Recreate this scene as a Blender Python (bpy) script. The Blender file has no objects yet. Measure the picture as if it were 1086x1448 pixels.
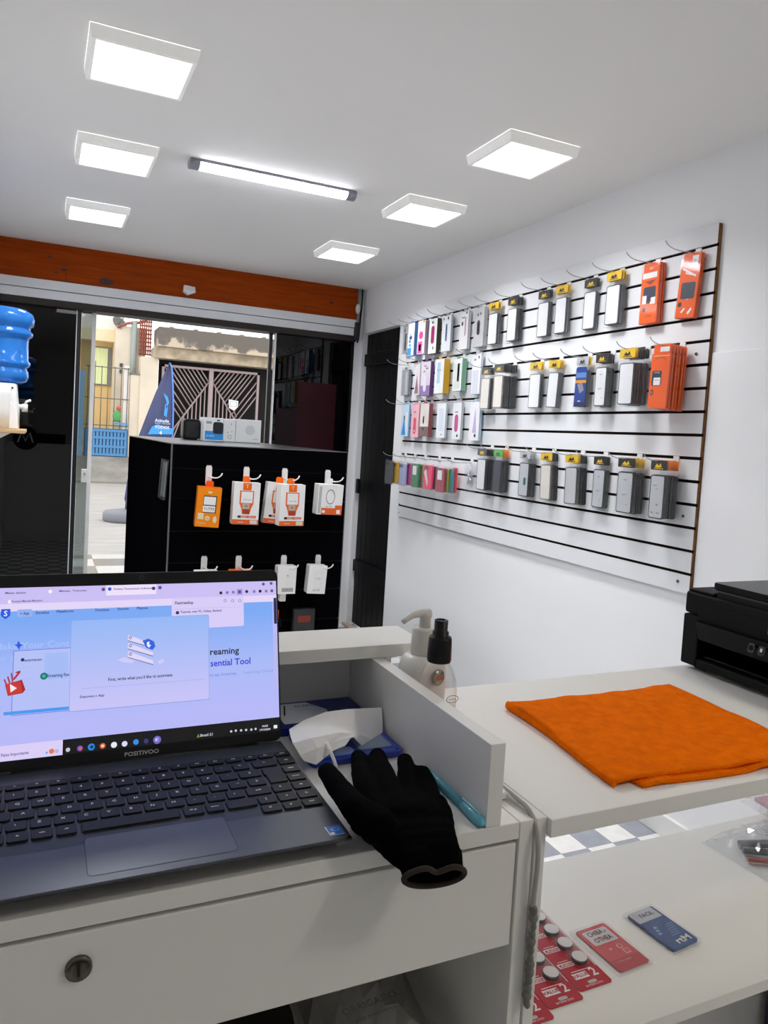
import bpy, bmesh, math, random
from mathutils import Vector, Matrix
random.seed(7)
SC = bpy.context.scene
COL = SC.collection
PI = math.pi

# ------------------------------------------------------------------ camera model
CAMZ, FPX, CX, CY = 1.44, 1060.67, 543.0, 680.63
def _rot(rx, ry, rz):
    Bm = Matrix(((1,0,0),(0,0,-1),(0,1,0)))
    cx,sx,cy,sy,cz,sz = math.cos(rx),math.sin(rx),math.cos(ry),math.sin(ry),math.cos(rz),math.sin(rz)
    Ry = Matrix(((cy,0,sy),(0,1,0),(-sy,0,cy))); Rx = Matrix(((1,0,0),(0,cx,-sx),(0,sx,cx))); Rz = Matrix(((cz,-sz,0),(sz,cz,0),(0,0,1)))
    return Rz @ Rx @ Ry @ Bm
RW = _rot(.056, -.4318, .0587)
def P(px, py, ax, v):
    """point where the sight line through a pixel meets the plane x/y/z = v"""
    d = RW.transposed() @ Vector(((px-CX)/FPX, (py-CY)/FPX, 1.0))
    t = (v - (CAMZ if ax == 2 else 0)) / d[ax]
    return Vector((d.x*t, d.y*t, d.z*t + CAMZ))

# ------------------------------------------------------------------ materials
def lin(h):
    if isinstance(h, str):
        h = h.lstrip('#'); c = [int(h[i:i+2], 16)/255 for i in (0,2,4)]
    else: c = h
    return tuple((x/12.92 if x <= .04045 else ((x+.055)/1.055)**2.4) for x in c) + (1.0,)
_M = {}
def mat(name, col, rough=.5, metal=0., var=.04, scale=8., bump=0., bscale=60., spec=.5, coat=0., stretch=None, emit=None, estr=0., sheen=0.):
    if name in _M: return _M[name]
    m = bpy.data.materials.new(name); m.use_nodes = True
    nt = m.node_tree; b = nt.nodes['Principled BSDF']
    c = lin(col)
    b.inputs['Roughness'].default_value = rough; b.inputs['Metallic'].default_value = metal
    b.inputs['Specular IOR Level'].default_value = spec
    b.inputs['Coat Weight'].default_value = coat
    if sheen: b.inputs['Sheen Weight'].default_value = sheen
    tc = nt.nodes.new('ShaderNodeTexCoord'); src = tc.outputs['Object']
    if stretch:
        mp = nt.nodes.new('ShaderNodeMapping'); mp.inputs['Scale'].default_value = stretch
        nt.links.new(src, mp.inputs['Vector']); src = mp.outputs['Vector']
    n = nt.nodes.new('ShaderNodeTexNoise'); n.inputs['Scale'].default_value = scale; n.inputs['Detail'].default_value = 4
    nt.links.new(src, n.inputs['Vector'])
    r = nt.nodes.new('ShaderNodeValToRGB')
    r.color_ramp.elements[0].position = .3; r.color_ramp.elements[1].position = .7
    r.color_ramp.elements[0].color = tuple(max(0, x*(1-var)) for x in c[:3]) + (1,)
    r.color_ramp.elements[1].color = tuple(min(1, x*(1+var)) for x in c[:3]) + (1,)
    nt.links.new(n.outputs['Fac'], r.inputs['Fac']); nt.links.new(r.outputs['Color'], b.inputs['Base Color'])
    if bump:
        n2 = nt.nodes.new('ShaderNodeTexNoise'); n2.inputs['Scale'].default_value = bscale; n2.inputs['Detail'].default_value = 5
        nt.links.new(src, n2.inputs['Vector'])
        bp = nt.nodes.new('ShaderNodeBump'); bp.inputs['Strength'].default_value = bump; bp.inputs['Distance'].default_value = .01
        nt.links.new(n2.outputs['Fac'], bp.inputs['Height']); nt.links.new(bp.outputs['Normal'], b.inputs['Normal'])
    if emit:
        b.inputs['Emission Color'].default_value = lin(emit); b.inputs['Emission Strength'].default_value = estr
    _M[name] = m
    return m
def clear(name, tint='#ffffff', refl=.08, rough=.05, body=0., bodycol='#ffffff'):
    """thin see-through film or pane: tinted transparency, fresnel gloss and a little milky body"""
    if name in _M: return _M[name]
    m = bpy.data.materials.new(name); m.use_nodes = True; nt = m.node_tree
    for n in list(nt.nodes): nt.nodes.remove(n)
    out = nt.nodes.new('ShaderNodeOutputMaterial')
    tr = nt.nodes.new('ShaderNodeBsdfTransparent'); tr.inputs['Color'].default_value = lin(tint)
    gl = nt.nodes.new('ShaderNodeBsdfGlossy'); gl.inputs['Roughness'].default_value = rough
    fr = nt.nodes.new('ShaderNodeLayerWeight'); fr.inputs['Blend'].default_value = .5      # facing term: the same from both sides of a thin sheet
    pw = nt.nodes.new('ShaderNodeMath'); pw.operation = 'POWER'; pw.inputs[1].default_value = 4.0
    nt.links.new(fr.outputs['Facing'], pw.inputs[0])
    ma = nt.nodes.new('ShaderNodeMath'); ma.operation = 'MULTIPLY_ADD'; ma.inputs[1].default_value = .75; ma.inputs[2].default_value = refl
    ma.use_clamp = True
    nt.links.new(pw.outputs[0], ma.inputs[0])
    base = tr.outputs[0]
    if body:
        df = nt.nodes.new('ShaderNodeBsdfDiffuse'); df.inputs['Color'].default_value = lin(bodycol)
        mx0 = nt.nodes.new('ShaderNodeMixShader'); mx0.inputs[0].default_value = body
        nt.links.new(tr.outputs[0], mx0.inputs[1]); nt.links.new(df.outputs[0], mx0.inputs[2]); base = mx0.outputs[0]
    mx = nt.nodes.new('ShaderNodeMixShader')
    nt.links.new(ma.outputs[0], mx.inputs[0]); nt.links.new(base, mx.inputs[1]); nt.links.new(gl.outputs[0], mx.inputs[2])
    nt.links.new(mx.outputs[0], out.inputs['Surface'])
    _M[name] = m; return m
def glow(name, col, strength):
    if name in _M: return _M[name]
    m = bpy.data.materials.new(name); m.use_nodes = True; nt = m.node_tree
    b = nt.nodes['Principled BSDF']; b.inputs['Base Color'].default_value = (.02,.02,.02,1); b.inputs['Roughness'].default_value = .35
    b.inputs['Emission Color'].default_value = lin(col); b.inputs['Emission Strength'].default_value = strength
    _M[name] = m; return m

# ------------------------------------------------------------------ mesh builder
_TXT = {}
def text_mesh(s, bold=False):
    k = (s, bold)
    if k in _TXT: return _TXT[k]
    cu = bpy.data.curves.new('lettering', 'FONT'); cu.body = s; cu.size = 1; cu.align_x = 'CENTER'; cu.align_y = 'CENTER'
    cu.resolution_u = 2
    if bold: cu.offset = .018
    ob = bpy.data.objects.new('lettering', cu); COL.objects.link(ob)
    bpy.context.view_layer.update()
    me = bpy.data.meshes.new_from_object(ob.evaluated_get(bpy.context.evaluated_depsgraph_get()))
    bpy.data.objects.remove(ob); bpy.data.curves.remove(cu)
    _TXT[k] = ([v.co.copy() for v in me.vertices], [tuple(p.vertices) for p in me.polygons])
    bpy.data.meshes.remove(me)
    return _TXT[k]

class Fr:
    """a flat frame on a surface: origin, u and v directions; lay() turns (u, v, lift) into a point"""
    def __init__(s, o, u, v):
        s.o = Vector(o); s.u = Vector(u).normalized(); s.v = Vector(v).normalized(); s.n = s.u.cross(s.v)
    def lay(s, u, v, k=0.): return s.o + s.u*u + s.v*v + s.n*k

class B:
    def __init__(s): s.bm = bmesh.new(); s.mats = []
    def mi(s, m):
        if m not in s.mats: s.mats.append(m)
        return s.mats.index(m)
    def face(s, vs, m, smooth=False):
        try: f = s.bm.faces.new(vs)
        except ValueError: return None
        f.material_index = s.mi(m); f.smooth = smooth; return f
    def poly(s, pts, m):
        return s.face([s.bm.verts.new(p) for p in pts], m)
    def box(s, x0, x1, y0, y1, z0, z1, m, M=None):
        c = [Vector((x, y, z)) for z in (z0, z1) for y in (y0, y1) for x in (x0, x1)]
        if M: c = [M @ p for p in c]
        v = [s.bm.verts.new(p) for p in c]
        for q in ((0,2,3,1),(4,5,7,6),(0,1,5,4),(1,3,7,5),(3,2,6,7),(2,0,4,6)): s.face([v[i] for i in q], m)
        return s
    def prism(s, pts, off, m, smooth=False):
        """closed outline (list of 3D points) pushed along off"""
        off = Vector(off); a = [s.bm.verts.new(p) for p in pts]; b = [s.bm.verts.new(Vector(p)+off) for p in pts]
        n = len(pts); s.face(a[::-1], m); s.face(b, m)
        for i in range(n): s.face([a[i], a[(i+1)%n], b[(i+1)%n], b[i]], m, smooth)
        return s
    def loft(s, rings, m, cap=True, closed=True, smooth=True):
        R = [[s.bm.verts.new(p) for p in r] for r in rings]; n = len(R[0])
        for a, b in zip(R, R[1:]):
            for i in range(n if closed else n-1): s.face([a[i], a[(i+1)%n], b[(i+1)%n], b[i]], m, smooth)
        if cap: s.face(R[0][::-1], m); s.face(R[-1], m)
        return s
    def tube(s, path, r, m, n=8, cap=True, closed=False):
        path = [Vector(p) for p in path]; N = len(path); rs = r if isinstance(r, (list, tuple)) else [r]*N
        rings = []; ref = None
        for i, p in enumerate(path):
            a = path[max(0, i-1)] if not closed else path[i-1]; b = path[min(N-1, i+1)] if not closed else path[(i+1) % N]
            t = (b-a).normalized()
            if ref is None: ref = t.orthogonal().normalized()
            ref = (ref - t*ref.dot(t))
            ref = ref.normalized() if ref.length > 1e-6 else t.orthogonal().normalized()
            w = t.cross(ref)
            rings.append([p + (ref*math.cos(2*PI*k/n) + w*math.sin(2*PI*k/n))*rs[i] for k in range(n)])
        if closed: rings.append(rings[0]); cap = False
        return s.loft(rings, m, cap)
    def lathe(s, prof, m, c=(0,0,0), n=24, sx=1., sy=1., cap=True):
        c = Vector(c)
        return s.loft([[c + Vector((r*sx*math.cos(2*PI*k/n), r*sy*math.sin(2*PI*k/n), z)) for k in range(n)] for r, z in prof], m, cap)
    def ball(s, c, r, m, n=10):
        r = Vector(r) if not isinstance(r, (int, float)) else Vector((r, r, r)); c = Vector(c)
        rings = []
        for i in range(1, n):
            a = PI*i/n
            rings.append([c + Vector((r.x*math.sin(a)*math.cos(2*PI*k/(n*2)), r.y*math.sin(a)*math.sin(2*PI*k/(n*2)), -r.z*math.cos(a))) for k in range(n*2)])
        return s.loft(rings, m)
    # flat print on a frame
    def rect(s, F, u0, v0, u1, v1, m, k=.0004): s.poly([F.lay(u0,v0,k),F.lay(u1,v0,k),F.lay(u1,v1,k),F.lay(u0,v1,k)], m); return s
    def pts(s, F, uv, m, k=.0004): s.poly([F.lay(u,v,k) for u, v in uv], m); return s
    def rrect(s, F, u0, v0, u1, v1, r, m, k=.0004, n=4): return s.pts(F, rr(u0,v0,u1,v1,r,n), m, k)
    def slab(s, F, u0, v0, u1, v1, r, k0, k1, m, n=4):
        o = [F.lay(u, v, k0) for u, v in rr(u0,v0,u1,v1,r,n)]; return s.prism(o, F.n*(k1-k0), m)
    def disc(s, F, u, v, r, m, k=.0004, n=16, ry=None):
        ry = ry or r; return s.pts(F, [(u+r*math.cos(2*PI*i/n), v+ry*math.sin(2*PI*i/n)) for i in range(n)], m, k)
    def frame(s, F, u0, v0, u1, v1, t, m, k=.0004):
        s.rect(F,u0,v0,u1,v0+t,m,k); s.rect(F,u0,v1-t,u1,v1,m,k); s.rect(F,u0,v0,u0+t,v1,m,k); s.rect(F,u1-t,v0,u1,v1,m,k); return s
    def text(s, F, txt, u, v, h, m, k=.0006, bold=False, width=None):
        vs, ps = text_mesh(txt, bold)
        xs = [p.x for p in vs] or [0]; sx = h*1.35; sy = h*1.35
        if width: sx = width/max(1e-6, max(xs)-min(xs)); 
        nv = [s.bm.verts.new(F.lay(u+p.x*sx, v+p.y*sy, k)) for p in vs]
        for q in ps: s.face([nv[i] for i in q], m)
        return s
    def obj(s, name, parent=None, bevel=0., seg=2, smooth=False, loc=None, rot=None, fix=True):
        if fix: bmesh.ops.recalc_face_normals(s.bm, faces=s.bm.faces)
        me = bpy.data.meshes.new(name); s.bm.to_mesh(me); s.bm.free()
        for m in s.mats: me.materials.append(m)
        if smooth:
            for p in me.polygons: p.use_smooth = True
        o = bpy.data.objects.new(name, me); COL.objects.link(o)
        if parent: o.parent = parent
        if loc: o.location = loc
        if rot: o.rotation_euler = rot
        if bevel:
            md = o.modifiers.new('bevel', 'BEVEL'); md.width = bevel; md.segments = seg; md.limit_method = 'ANGLE'; md.angle_limit = .7
        return o
def rr(u0, v0, u1, v1, r, n=4):
    r = min(r, (u1-u0)/2*.999, (v1-v0)/2*.999); o = []
    for cx, cy, a0 in ((u1-r,v0+r,-PI/2),(u1-r,v1-r,0),(u0+r,v1-r,PI/2),(u0+r,v0+r,PI)):
        for i in range(n+1):
            a = a0 + PI/2*i/n; o.append((cx+r*math.cos(a), cy+r*math.sin(a)))
    return o

def tag(o, label, cat, group=None, kind=None):
    o['label'] = label; o['category'] = cat
    if group: o['group'] = group
    if kind: o['kind'] = kind
    return o
def thing(name, label, cat, loc=(0,0,0), rot=(0,0,0), group=None):
    o = bpy.data.objects.new(name, None); COL.objects.link(o); o.location = loc; o.rotation_euler = rot
    o.empty_display_size = .05
    return tag(o, label, cat, group)
def struct(o):
    o['kind'] = 'structure'; return o
def dup(root, loc, rot=None, label=None, group=None):
    r = root.copy(); COL.objects.link(r); r.location = loc
    if rot is not None: r.rotation_euler = rot
    if label: r['label'] = label
    if group: r['group'] = group
    for ch in list(root.children):
        c = ch.copy(); COL.objects.link(c); c.parent = r
        for g in list(ch.children):
            d = g.copy(); COL.objects.link(d); d.parent = c
    return r
def lerp(a, b, t): return a+(b-a)*t
def bez(p0, p1, p2, p3, n=12):
    p0,p1,p2,p3 = map(Vector, (p0,p1,p2,p3))
    return [p0*(1-t)**3+p1*3*t*(1-t)**2+p2*3*t*t*(1-t)+p3*t**3 for t in (i/n for i in range(n+1))]

# ------------------------------------------------------------------ palette
wall_w = mat('wall_paint', '#ecedef', .75, var=.015, scale=1.5, bump=.05, bscale=25)
ceil_w = mat('ceiling_paint', '#f1f0ed', .85, var=.012, scale=1.2)
mdf_w = mat('white_melamine', '#e7e6e2', .42, var=.012, scale=3)
mdf_edge = mat('white_edge_band', '#c9c6ba', .5, var=.02, scale=5)
slat_w = mat('white_slat_board', '#dfe1e4', .7, spec=.2, var=.012, scale=2)
groove_b = mat('raw_board_groove', '#1a0e07', .9, spec=.1, var=.25, scale=30)
mdf_raw = mat('raw_board_edge', '#7d5733', .85, var=.22, scale=40, bump=.2, bscale=120)
wood_o = mat('varnished_pine', '#9a3f08', .6, var=.25, scale=5, stretch=(.6, 6, 9), bump=.04, bscale=20, spec=.08)
knot = mat('pine_knot', '#3d1808', .45, var=.3, scale=60)
alu = mat('white_aluminium', '#e6e9ec', .35, var=.03, scale=4)
white_p = mat('white_plastic', '#e4e4e2', .35, var=.01)
gray_p = mat('grey_plastic', '#8d8f98', .4, var=.02)
blk_p = mat('black_plastic', '#08080a', .4, spec=.3, var=.06, scale=12)
blk_m = mat('black_board', '#07070a', .9, spec=.0, var=.1, scale=6)
blk_groove = mat('black_groove', '#020203', .8)
edge_g = mat('grey_edge_band', '#5b5b5e', .45)
steel = mat('chromed_wire', '#b9babc', .25, metal=1., var=.03)
orange = mat('orange_card', '#f06a06', .38, var=.03, spec=.3)
orange_d = mat('orange_red_card', '#f06000', .36, var=.04, spec=.3)
amber = mat('amber_card', '#f28a04', .38, var=.03, spec=.3)
pwhite = mat('paper_white', '#ecebea', .5, var=.01)
pgrey = mat('print_grey', '#8b8d92', .5)
ink = mat('print_black', '#141417', .45)
yellow = mat('yellow_card', '#e3bb0e', .4, var=.05)
film = clear('clear_film', '#fefefe', .025, .08, body=.018)
film_s = clear('clear_film_shiny', '#fdfdfe', .045, .06, body=.02)

# ------------------------------------------------------------------ the room
XR, FY, ZC, XL, YB = 2.2, 5.33, 2.555, -.36, -2.2
# floor: white and grey checkered tiles
def tile_mat(name, size, ox, oy, ca, cb, rough=.25):
    m = bpy.data.materials.new(name); m.use_nodes = True; nt = m.node_tree; b = nt.nodes['Principled BSDF']
    tc = nt.nodes.new('ShaderNodeTexCoord'); mp = nt.nodes.new('ShaderNodeMapping'); mp.inputs['Location'].default_value = (-ox/size, -oy/size, .5)
    mp.inputs['Scale'].default_value = (1/size, 1/size, 0.)
    ck = nt.nodes.new('ShaderNodeTexChecker'); ck.inputs['Scale'].default_value = 1
    ns = nt.nodes.new('ShaderNodeTexNoise'); ns.inputs['Scale'].default_value = 22; ns.inputs['Detail'].default_value = 6
    r = nt.nodes.new('ShaderNodeValToRGB'); r.color_ramp.elements[0].color = (.78,.78,.8,1); r.color_ramp.elements[1].color = (1.08,1.08,1.08,1)
    ck.inputs['Color1'].default_value = lin(ca); ck.inputs['Color2'].default_value = lin(cb)
    br = nt.nodes.new('ShaderNodeTexBrick'); br.offset = 0; br.inputs['Scale'].default_value = 1; br.inputs['Brick Width'].default_value = 1; br.inputs['Row Height'].default_value = 1
    br.inputs['Mortar Size'].default_value = .018; br.inputs['Color1'].default_value = (1,1,1,1); br.inputs['Color2'].default_value = (1,1,1,1); br.inputs['Mortar'].default_value = (.75,.75,.73,1)
    mx = nt.nodes.new('ShaderNodeMix'); mx.data_type = 'RGBA'; mx.blend_type = 'MULTIPLY'; mx.inputs['Factor'].default_value = 1
    mx2 = nt.nodes.new('ShaderNodeMix'); mx2.data_type = 'RGBA'; mx2.blend_type = 'MULTIPLY'; mx2.inputs['Factor'].default_value = 1
    L = nt.links.new
    L(tc.outputs['Object'], mp.inputs['Vector']); L(mp.outputs['Vector'], ck.inputs['Vector']); L(mp.outputs['Vector'], br.inputs['Vector']); L(tc.outputs['Object'], ns.inputs['Vector'])
    L(ns.outputs['Fac'], r.inputs['Fac']); L(ck.outputs['Color'], mx.inputs[6]); L(r.outputs['Color'], mx.inputs[7]); L(mx.outputs[2], mx2.inputs[6]); L(br.outputs['Color'], mx2.inputs[7])
    L(mx2.outputs[2], b.inputs['Base Color']); b.inputs['Roughness'].default_value = rough
    return m
floor_m = tile_mat('checkered_tile', .1165, 1.852, 2.067, '#eceae6', '#9a9ea7')
struct(B().box(XL-.2, XR+.2, YB-.2, FY+.1, -.12, 0, floor_m).obj('floor'))
struct(B().box(XL-.2, XR+.2, YB-.2, FY+.25, ZC, ZC+.15, ceil_w).obj('ceiling'))
struct(B().box(XL-.2, XL, YB-.2, FY+.25, 0, ZC, wall_w).obj('wall_left'))
struct(B().box(XL, XR, YB-.2, YB, 0, ZC, wall_w).obj('wall_back'))
DY0, DY1, DZ = 4.655, 5.30, 2.225                 # doorway of the black plank door
b = B()
b.box(XR, XR+.2, YB-.2, DY0, 0, ZC, wall_w); b.box(XR, XR+.2, DY0, FY+.25, DZ, ZC, wall_w); b.box(XR, XR+.2, DY1, FY+.25, 0, DZ, wall_w)
struct(b.obj('wall_right'))
# raised lower render of the right wall, its upper edge shows as a seam beyond the slat panel
struct(B().box(XR-.006, XR, YB, 2.0, 0, 1.82, wall_w).obj('trim_1', bevel=.002))
b = B(); b.box(XR-.018, XR-.0005, YB, 2.75, 0, .085, white_p)
struct(b.obj('baseboard_right', bevel=.004))
# facade: stub wall beside the door, beam space above the opening
b = B(); b.box(2.142, XR, FY, FY+.2, 0, ZC, wall_w)
struct(b.obj('wall_front'))

# ------------------------------------------------------------------ wooden beam and aluminium track over the shop front
t = thing('wooden_beam', 'long varnished orange pine beam above the glass shop front', 'beam')
b = B(); b.box(XL, 2.14, FY-.03, FY+.14, 2.322, ZC-.001, wood_o)
F = Fr((0, FY-.03, 0), (1,0,0), (0,0,1))
for kx, kz, kr in ((.02, 2.47,.010),(.105,2.40,.012),(.36,2.36,.034),(.06,2.375,.008),(1.93,2.425,.012),(1.35,2.44,.006)):
    b.disc(F, kx, kz, kr*1.3, knot, .0006, 14, kr*.7)
for sx in (.118, .119): b.rect(F, sx, 2.323, sx+.002, 2.44, knot, .0007)
b.rect(F, 1.72, 2.34, 1.722, 2.5, knot, .0007); b.rect(F, .118, 2.438, 1.0, 2.4395, knot, .0006)
b.obj('timber', t, bevel=.003)
t = thing('door_track', 'white aluminium sliding door track running under the pine beam', 'track')
b = B(); b.box(XL, 2.14, FY-.05, FY+.12, 2.262, 2.32, alu); b.box(XL, 2.14, FY-.04, FY+.12, 2.203, 2.258, alu); b.box(XL, 2.14, FY-.035, FY+.115, 2.16, 2.203, mat('dark_channel','#2a211d',.6))
b.obj('rail', t, bevel=.003)
# small white motion sensor on the beam
t = thing('motion_sensor', 'small white wedge shaped sensor fixed on the orange beam', 'sensor', (.892, FY-.03, 2.374))
b = B(); b.prism([(-.042,0,-.018),(-.01,0,-.036),(.042,0,-.014),(.036,0,.024),(-.038,0,.03)], (0,-.035,.0), white_p); b.obj('housing', t, bevel=.004)
b = B(); b.prism([(-.03,-.0352,-.016),(-.008,-.0352,-.03),(.034,-.0352,-.012),(.03,-.0352,.0),(-.03,-.0352,.004)], (0,-.012,-.004), pwhite); b.obj('lens', t, bevel=.003)
# cables in the corner
t = thing('cable_bundle', 'grey and black cables with a white junction hanging in the far corner', 'cable')
b = B()
b.tube([(2.152,FY-.04,2.55),(2.150,FY-.045,2.45),(2.146,FY-.04,2.36),(2.135,FY-.06,2.28),(2.13,FY-.06,2.17)], .012, gray_p, 8)
b.tube([(2.172,FY-.03,2.553),(2.168,FY-.04,2.44),(2.155,FY-.06,2.33),(2.145,FY-.07,2.2),(2.14,FY-.06,2.15)], .007, blk_p, 8)
b.obj('wires', t)
b = B(); b.ball((2.13, FY-.06, 2.40), (.018,.018,.04), white_p, 6); b.obj('junction', t); b = B(); b.box(2.115,2.15,FY-.075,FY-.04,2.17,2.30,mat('dark_bracket','#3a3a3c',.5,metal=.6)); b.obj('bracket', t, bevel=.003)

# ------------------------------------------------------------------ glass shop front
dark_glass = clear('dark_film_glass', '#23262a', .032, .012)
mid_glass = clear('sliding_glass', '#b9c0bf', .06, .01)
frame_b = mat('black_profile', '#0a0a0b', .4)
def pane(name, x0, x1, y, g, z0=.02, z1=2.17):
    b = B(); b.box(x0, x1, y, y+.008, z0, z1, g); return b
o = pane('window_1', XL, .190, FY+.01, dark_glass).obj('window_1'); struct(o)
b = B(); b.box(.190,.196,FY,FY+.03,.02,2.17,alu); b.box(.196,.222,FY,FY+.03,.02,2.17,frame_b); struct(b.obj('window_frame', o, bevel=.001))
F = Fr((0, FY+.009, 0), (1,0,0), (0,0,1))
emb = mat('emblem_dark','#030304',.8,spec=0.); emb_l = mat('emblem_grey','#333436',.8,spec=0.)
b = B(); b.disc(F, -.085, 1.312, .075, emb, .001, 24)
for pts in (((-.135,1.285),(-.125,1.285),(-.107,1.345),(-.113,1.352)),((-.113,1.352),(-.107,1.345),(-.086,1.302),(-.086,1.29)),((-.086,1.29),(-.086,1.302),(-.065,1.345),(-.059,1.352)),((-.059,1.352),(-.065,1.345),(-.047,1.285),(-.037,1.285))):
    b.pts(F, pts, emb_l, .002)
b.obj('emblem', o, fix=False)
o = pane('window_2', 1.53, 2.125, FY+.01, dark_glass).obj('window_2'); struct(o)
b = B(); b.box(1.488,1.512,FY+.02,FY+.05,.02,2.17,frame_b); b.box(1.524,1.534,FY,FY+.03,.02,2.17,alu); b.box(2.122,2.142,FY,FY+.03,.02,2.17,frame_b); struct(b.obj('window_frame', o, bevel=.001))
wine = mat('wine_red_film', '#2c0611', .4, var=.2, scale=2, spec=.2)
b = B(); F = Fr((0, FY+.009, 0), (1,0,0), (0,0,1))
b.rect(F, 1.72, .9, 2.02, 1.83, wine, 0); b.rect(F, 1.56, .9, 1.72, 1.62, mat('wine_dark_film','#16060a',.4,spec=.2), 0)
b.obj('tint_panel', o)  # flat wine red rectangle beside a darker one on the pane
o = pane('door_2', .226, .296, FY+.06, mid_glass).obj('door_2'); struct(o)
b = B(); b.box(.290,.314,FY+.045,FY+.075,.02,2.2,pwhite); struct(b.obj('door_frame', o, bevel=.002))
b = B(); b.box(.255,.290,FY+.03,FY+.085,1.035,1.125,white_p); b.obj('door_lock', o, bevel=.004)
b = B(); b.tube([(.274,FY+.028,1.095),(.274,FY+.02,1.095)],.006,steel,10); b.obj('lock_cylinder', o)
# black plank door on the right wall
blk_paint = mat('black_door_paint', '#050507', .5, spec=.2, var=.2, scale=9, stretch=(1,1,.2), bump=.15, bscale=30)
b = B(); n = 7; w = (DY1-DY0)/n
for i in range(n): b.box(XR+.035, XR+.06, DY0+i*w+.002, DY0+(i+1)*w-.002, .012, DZ-.004, blk_paint)
door = struct(b.obj('door_1', bevel=.004))
for z in (.42, 1.98):
    b = B(); b.box(XR+.010, XR+.036, DY0+.03, DY1-.02, z, z+.09, blk_paint); struct(b.obj('door_batten', door, bevel=.004))
b = B(); b.box(XR-.012, XR+.012, 5.215, 5.26, 1.02, 1.13, blk_p); b.obj('door_lock', door, bevel=.004)
struct(B().box(XR-.05, XR-.001, DY0, DY1, .001, .02, mat('beige_threshold','#cbb8a6',.6)).obj('trim_2', bevel=.004))

# ------------------------------------------------------------------ ceiling lamps
led = glow('led_diffuser', '#fdfdff', 5.0)
LED_W = 7.7
lamp_w = mat('lamp_white', '#e8e8e6', .45, var=.01, emit='#fbfaf6', estr=.2)
def panel_light(x, y, label):
    t = thing('ceiling_light', label, 'ceiling light', (x, y, ZC), group='square ceiling lights')
    a, c, h = .152, .146, .037
    b = B(); rings = []
    for s, z in ((a, -.001), (a, -.008), (c, -h), (c-.012, -h), (c-.013, -h+.004)):
        rings.append([(sx*s, sy*s, z) for sx, sy in ((-1,-1),(1,-1),(1,1),(-1,1))])
    b.loft(rings, lamp_w, cap=False, smooth=False); b.obj('housing', t)
    b = B(); s = c-.013; b.poly([(-s,-s,-h+.004),(-s,s,-h+.004),(s,s,-h+.004),(s,-s,-h+.004)], led); b.obj('diffuser', t, fix=False)
    ld = bpy.data.lights.new('led_light', 'AREA'); ld.shape = 'SQUARE'; ld.size = .26; ld.energy = LED_W; ld.spread = math.radians(136); ld.color = (.98, .985, 1.0)
    lo = bpy.data.objects.new('led_light', ld); COL.objects.link(lo); lo.parent = t; lo.location = (0, 0, -h+.003)
    return t
LY = {(0,0):(.244,2.487,'square white ceiling light nearest the camera in the left row'),(0,1):(.248,3.36,'square white ceiling light in the middle of the left row'),(0,2):(.237,4.32,'square white ceiling light nearest the shop front in the left row'),
      (1,0):(1.622,2.45,'square white ceiling light nearest the camera in the right row'),(1,1):(1.635,3.28,'square white ceiling light in the middle of the right row'),(1,2):(1.628,4.27,'square white ceiling light nearest the shop front in the right row')}
for k, (x, y, l) in LY.items(): panel_light(x, y, l)
bl_ = panel_light(1.62, -.38, 'square white ceiling light behind the camera in the right row'); bl_.children[-1].data.color = (1., .93, .78); bl_.children[-1].data.energy = 9.5
t = thing('tube_light', 'long slim grey ended LED tube fixture between the two rows of square lights', 'tube light', (.90, 3.27, ZC))
b = B(); b.box(-.372,.372,-.036,.036,-.012,-.001,gray_p)
b.obj('base', t, bevel=.003)
led2 = glow('led_tube', '#f4f4ff', 22.0)
b = B(); b.loft([[(x, .034*math.cos(a), -.012-.024*math.sin(a)) for a in (PI*i/10 for i in range(11))] for x in (-.33, .33)], led2); b.obj('diffuser', t)
for s in (-1, 1):
    b = B(); b.loft([[(x, .036*math.cos(a), -.010-.027*math.sin(a)) for a in (PI*i/10 for i in range(11))] for x in (s*.33, s*.372)], gray_p); b.obj('end_cap', t)

# ------------------------------------------------------------------ white slat panel on the right wall
XP = 2.182
PY0, PY1, PZ0, PZ1 = 2.004, 4.50, .936, 2.282
G = [2.206-.0855*k for k in range(15)]
panel = thing('slat_panel', 'large white grooved slat board with raw brown edge on the right wall', 'display panel')
b = B(); b.box(XP+.008, XR-.0005, PY0+.002, PY1, PZ0, PZ1, groove_b); b.obj('backing', panel)
zs = [PZ1] + G + [PZ0]
b = B()
for i in range(len(zs)-1):
    hi = zs[i] - (.0058 if i else 0); lo = zs[i+1] + (.0058 if i+1 < len(zs)-1 else 0)
    b.box(XP, XP+.009, PY0+.001, PY1, lo, hi, slat_w)
b.obj('slats', panel)
b = B(); b.box(XP+.0005, XR-.0008, PY0-.001, PY0+.0015, PZ0, PZ1, mdf_raw)
for g in G: b.box(XP-.0003, XP+.006, PY0-.0014, PY0+.001, g-.0058, g+.0058, groove_b)
b.obj('raw_edge', panel)
for i, z in enumerate((2.165, 1.82, 1.22, .975)):
    b = B(); b.tube([(XP-.0005, 2.06, z), (XP-.003, 2.06, z)], .006, mat('screw_grey','#6f7377',.4,metal=.8), 10); b.obj('screw', panel)
for z in (1.02, .96):
    b = B(); b.tube([(XP-.0005, 4.47, z), (XP-.002, 4.47, z)], .004, _M['screw_grey'], 8); b.obj('screw', panel)

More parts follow.
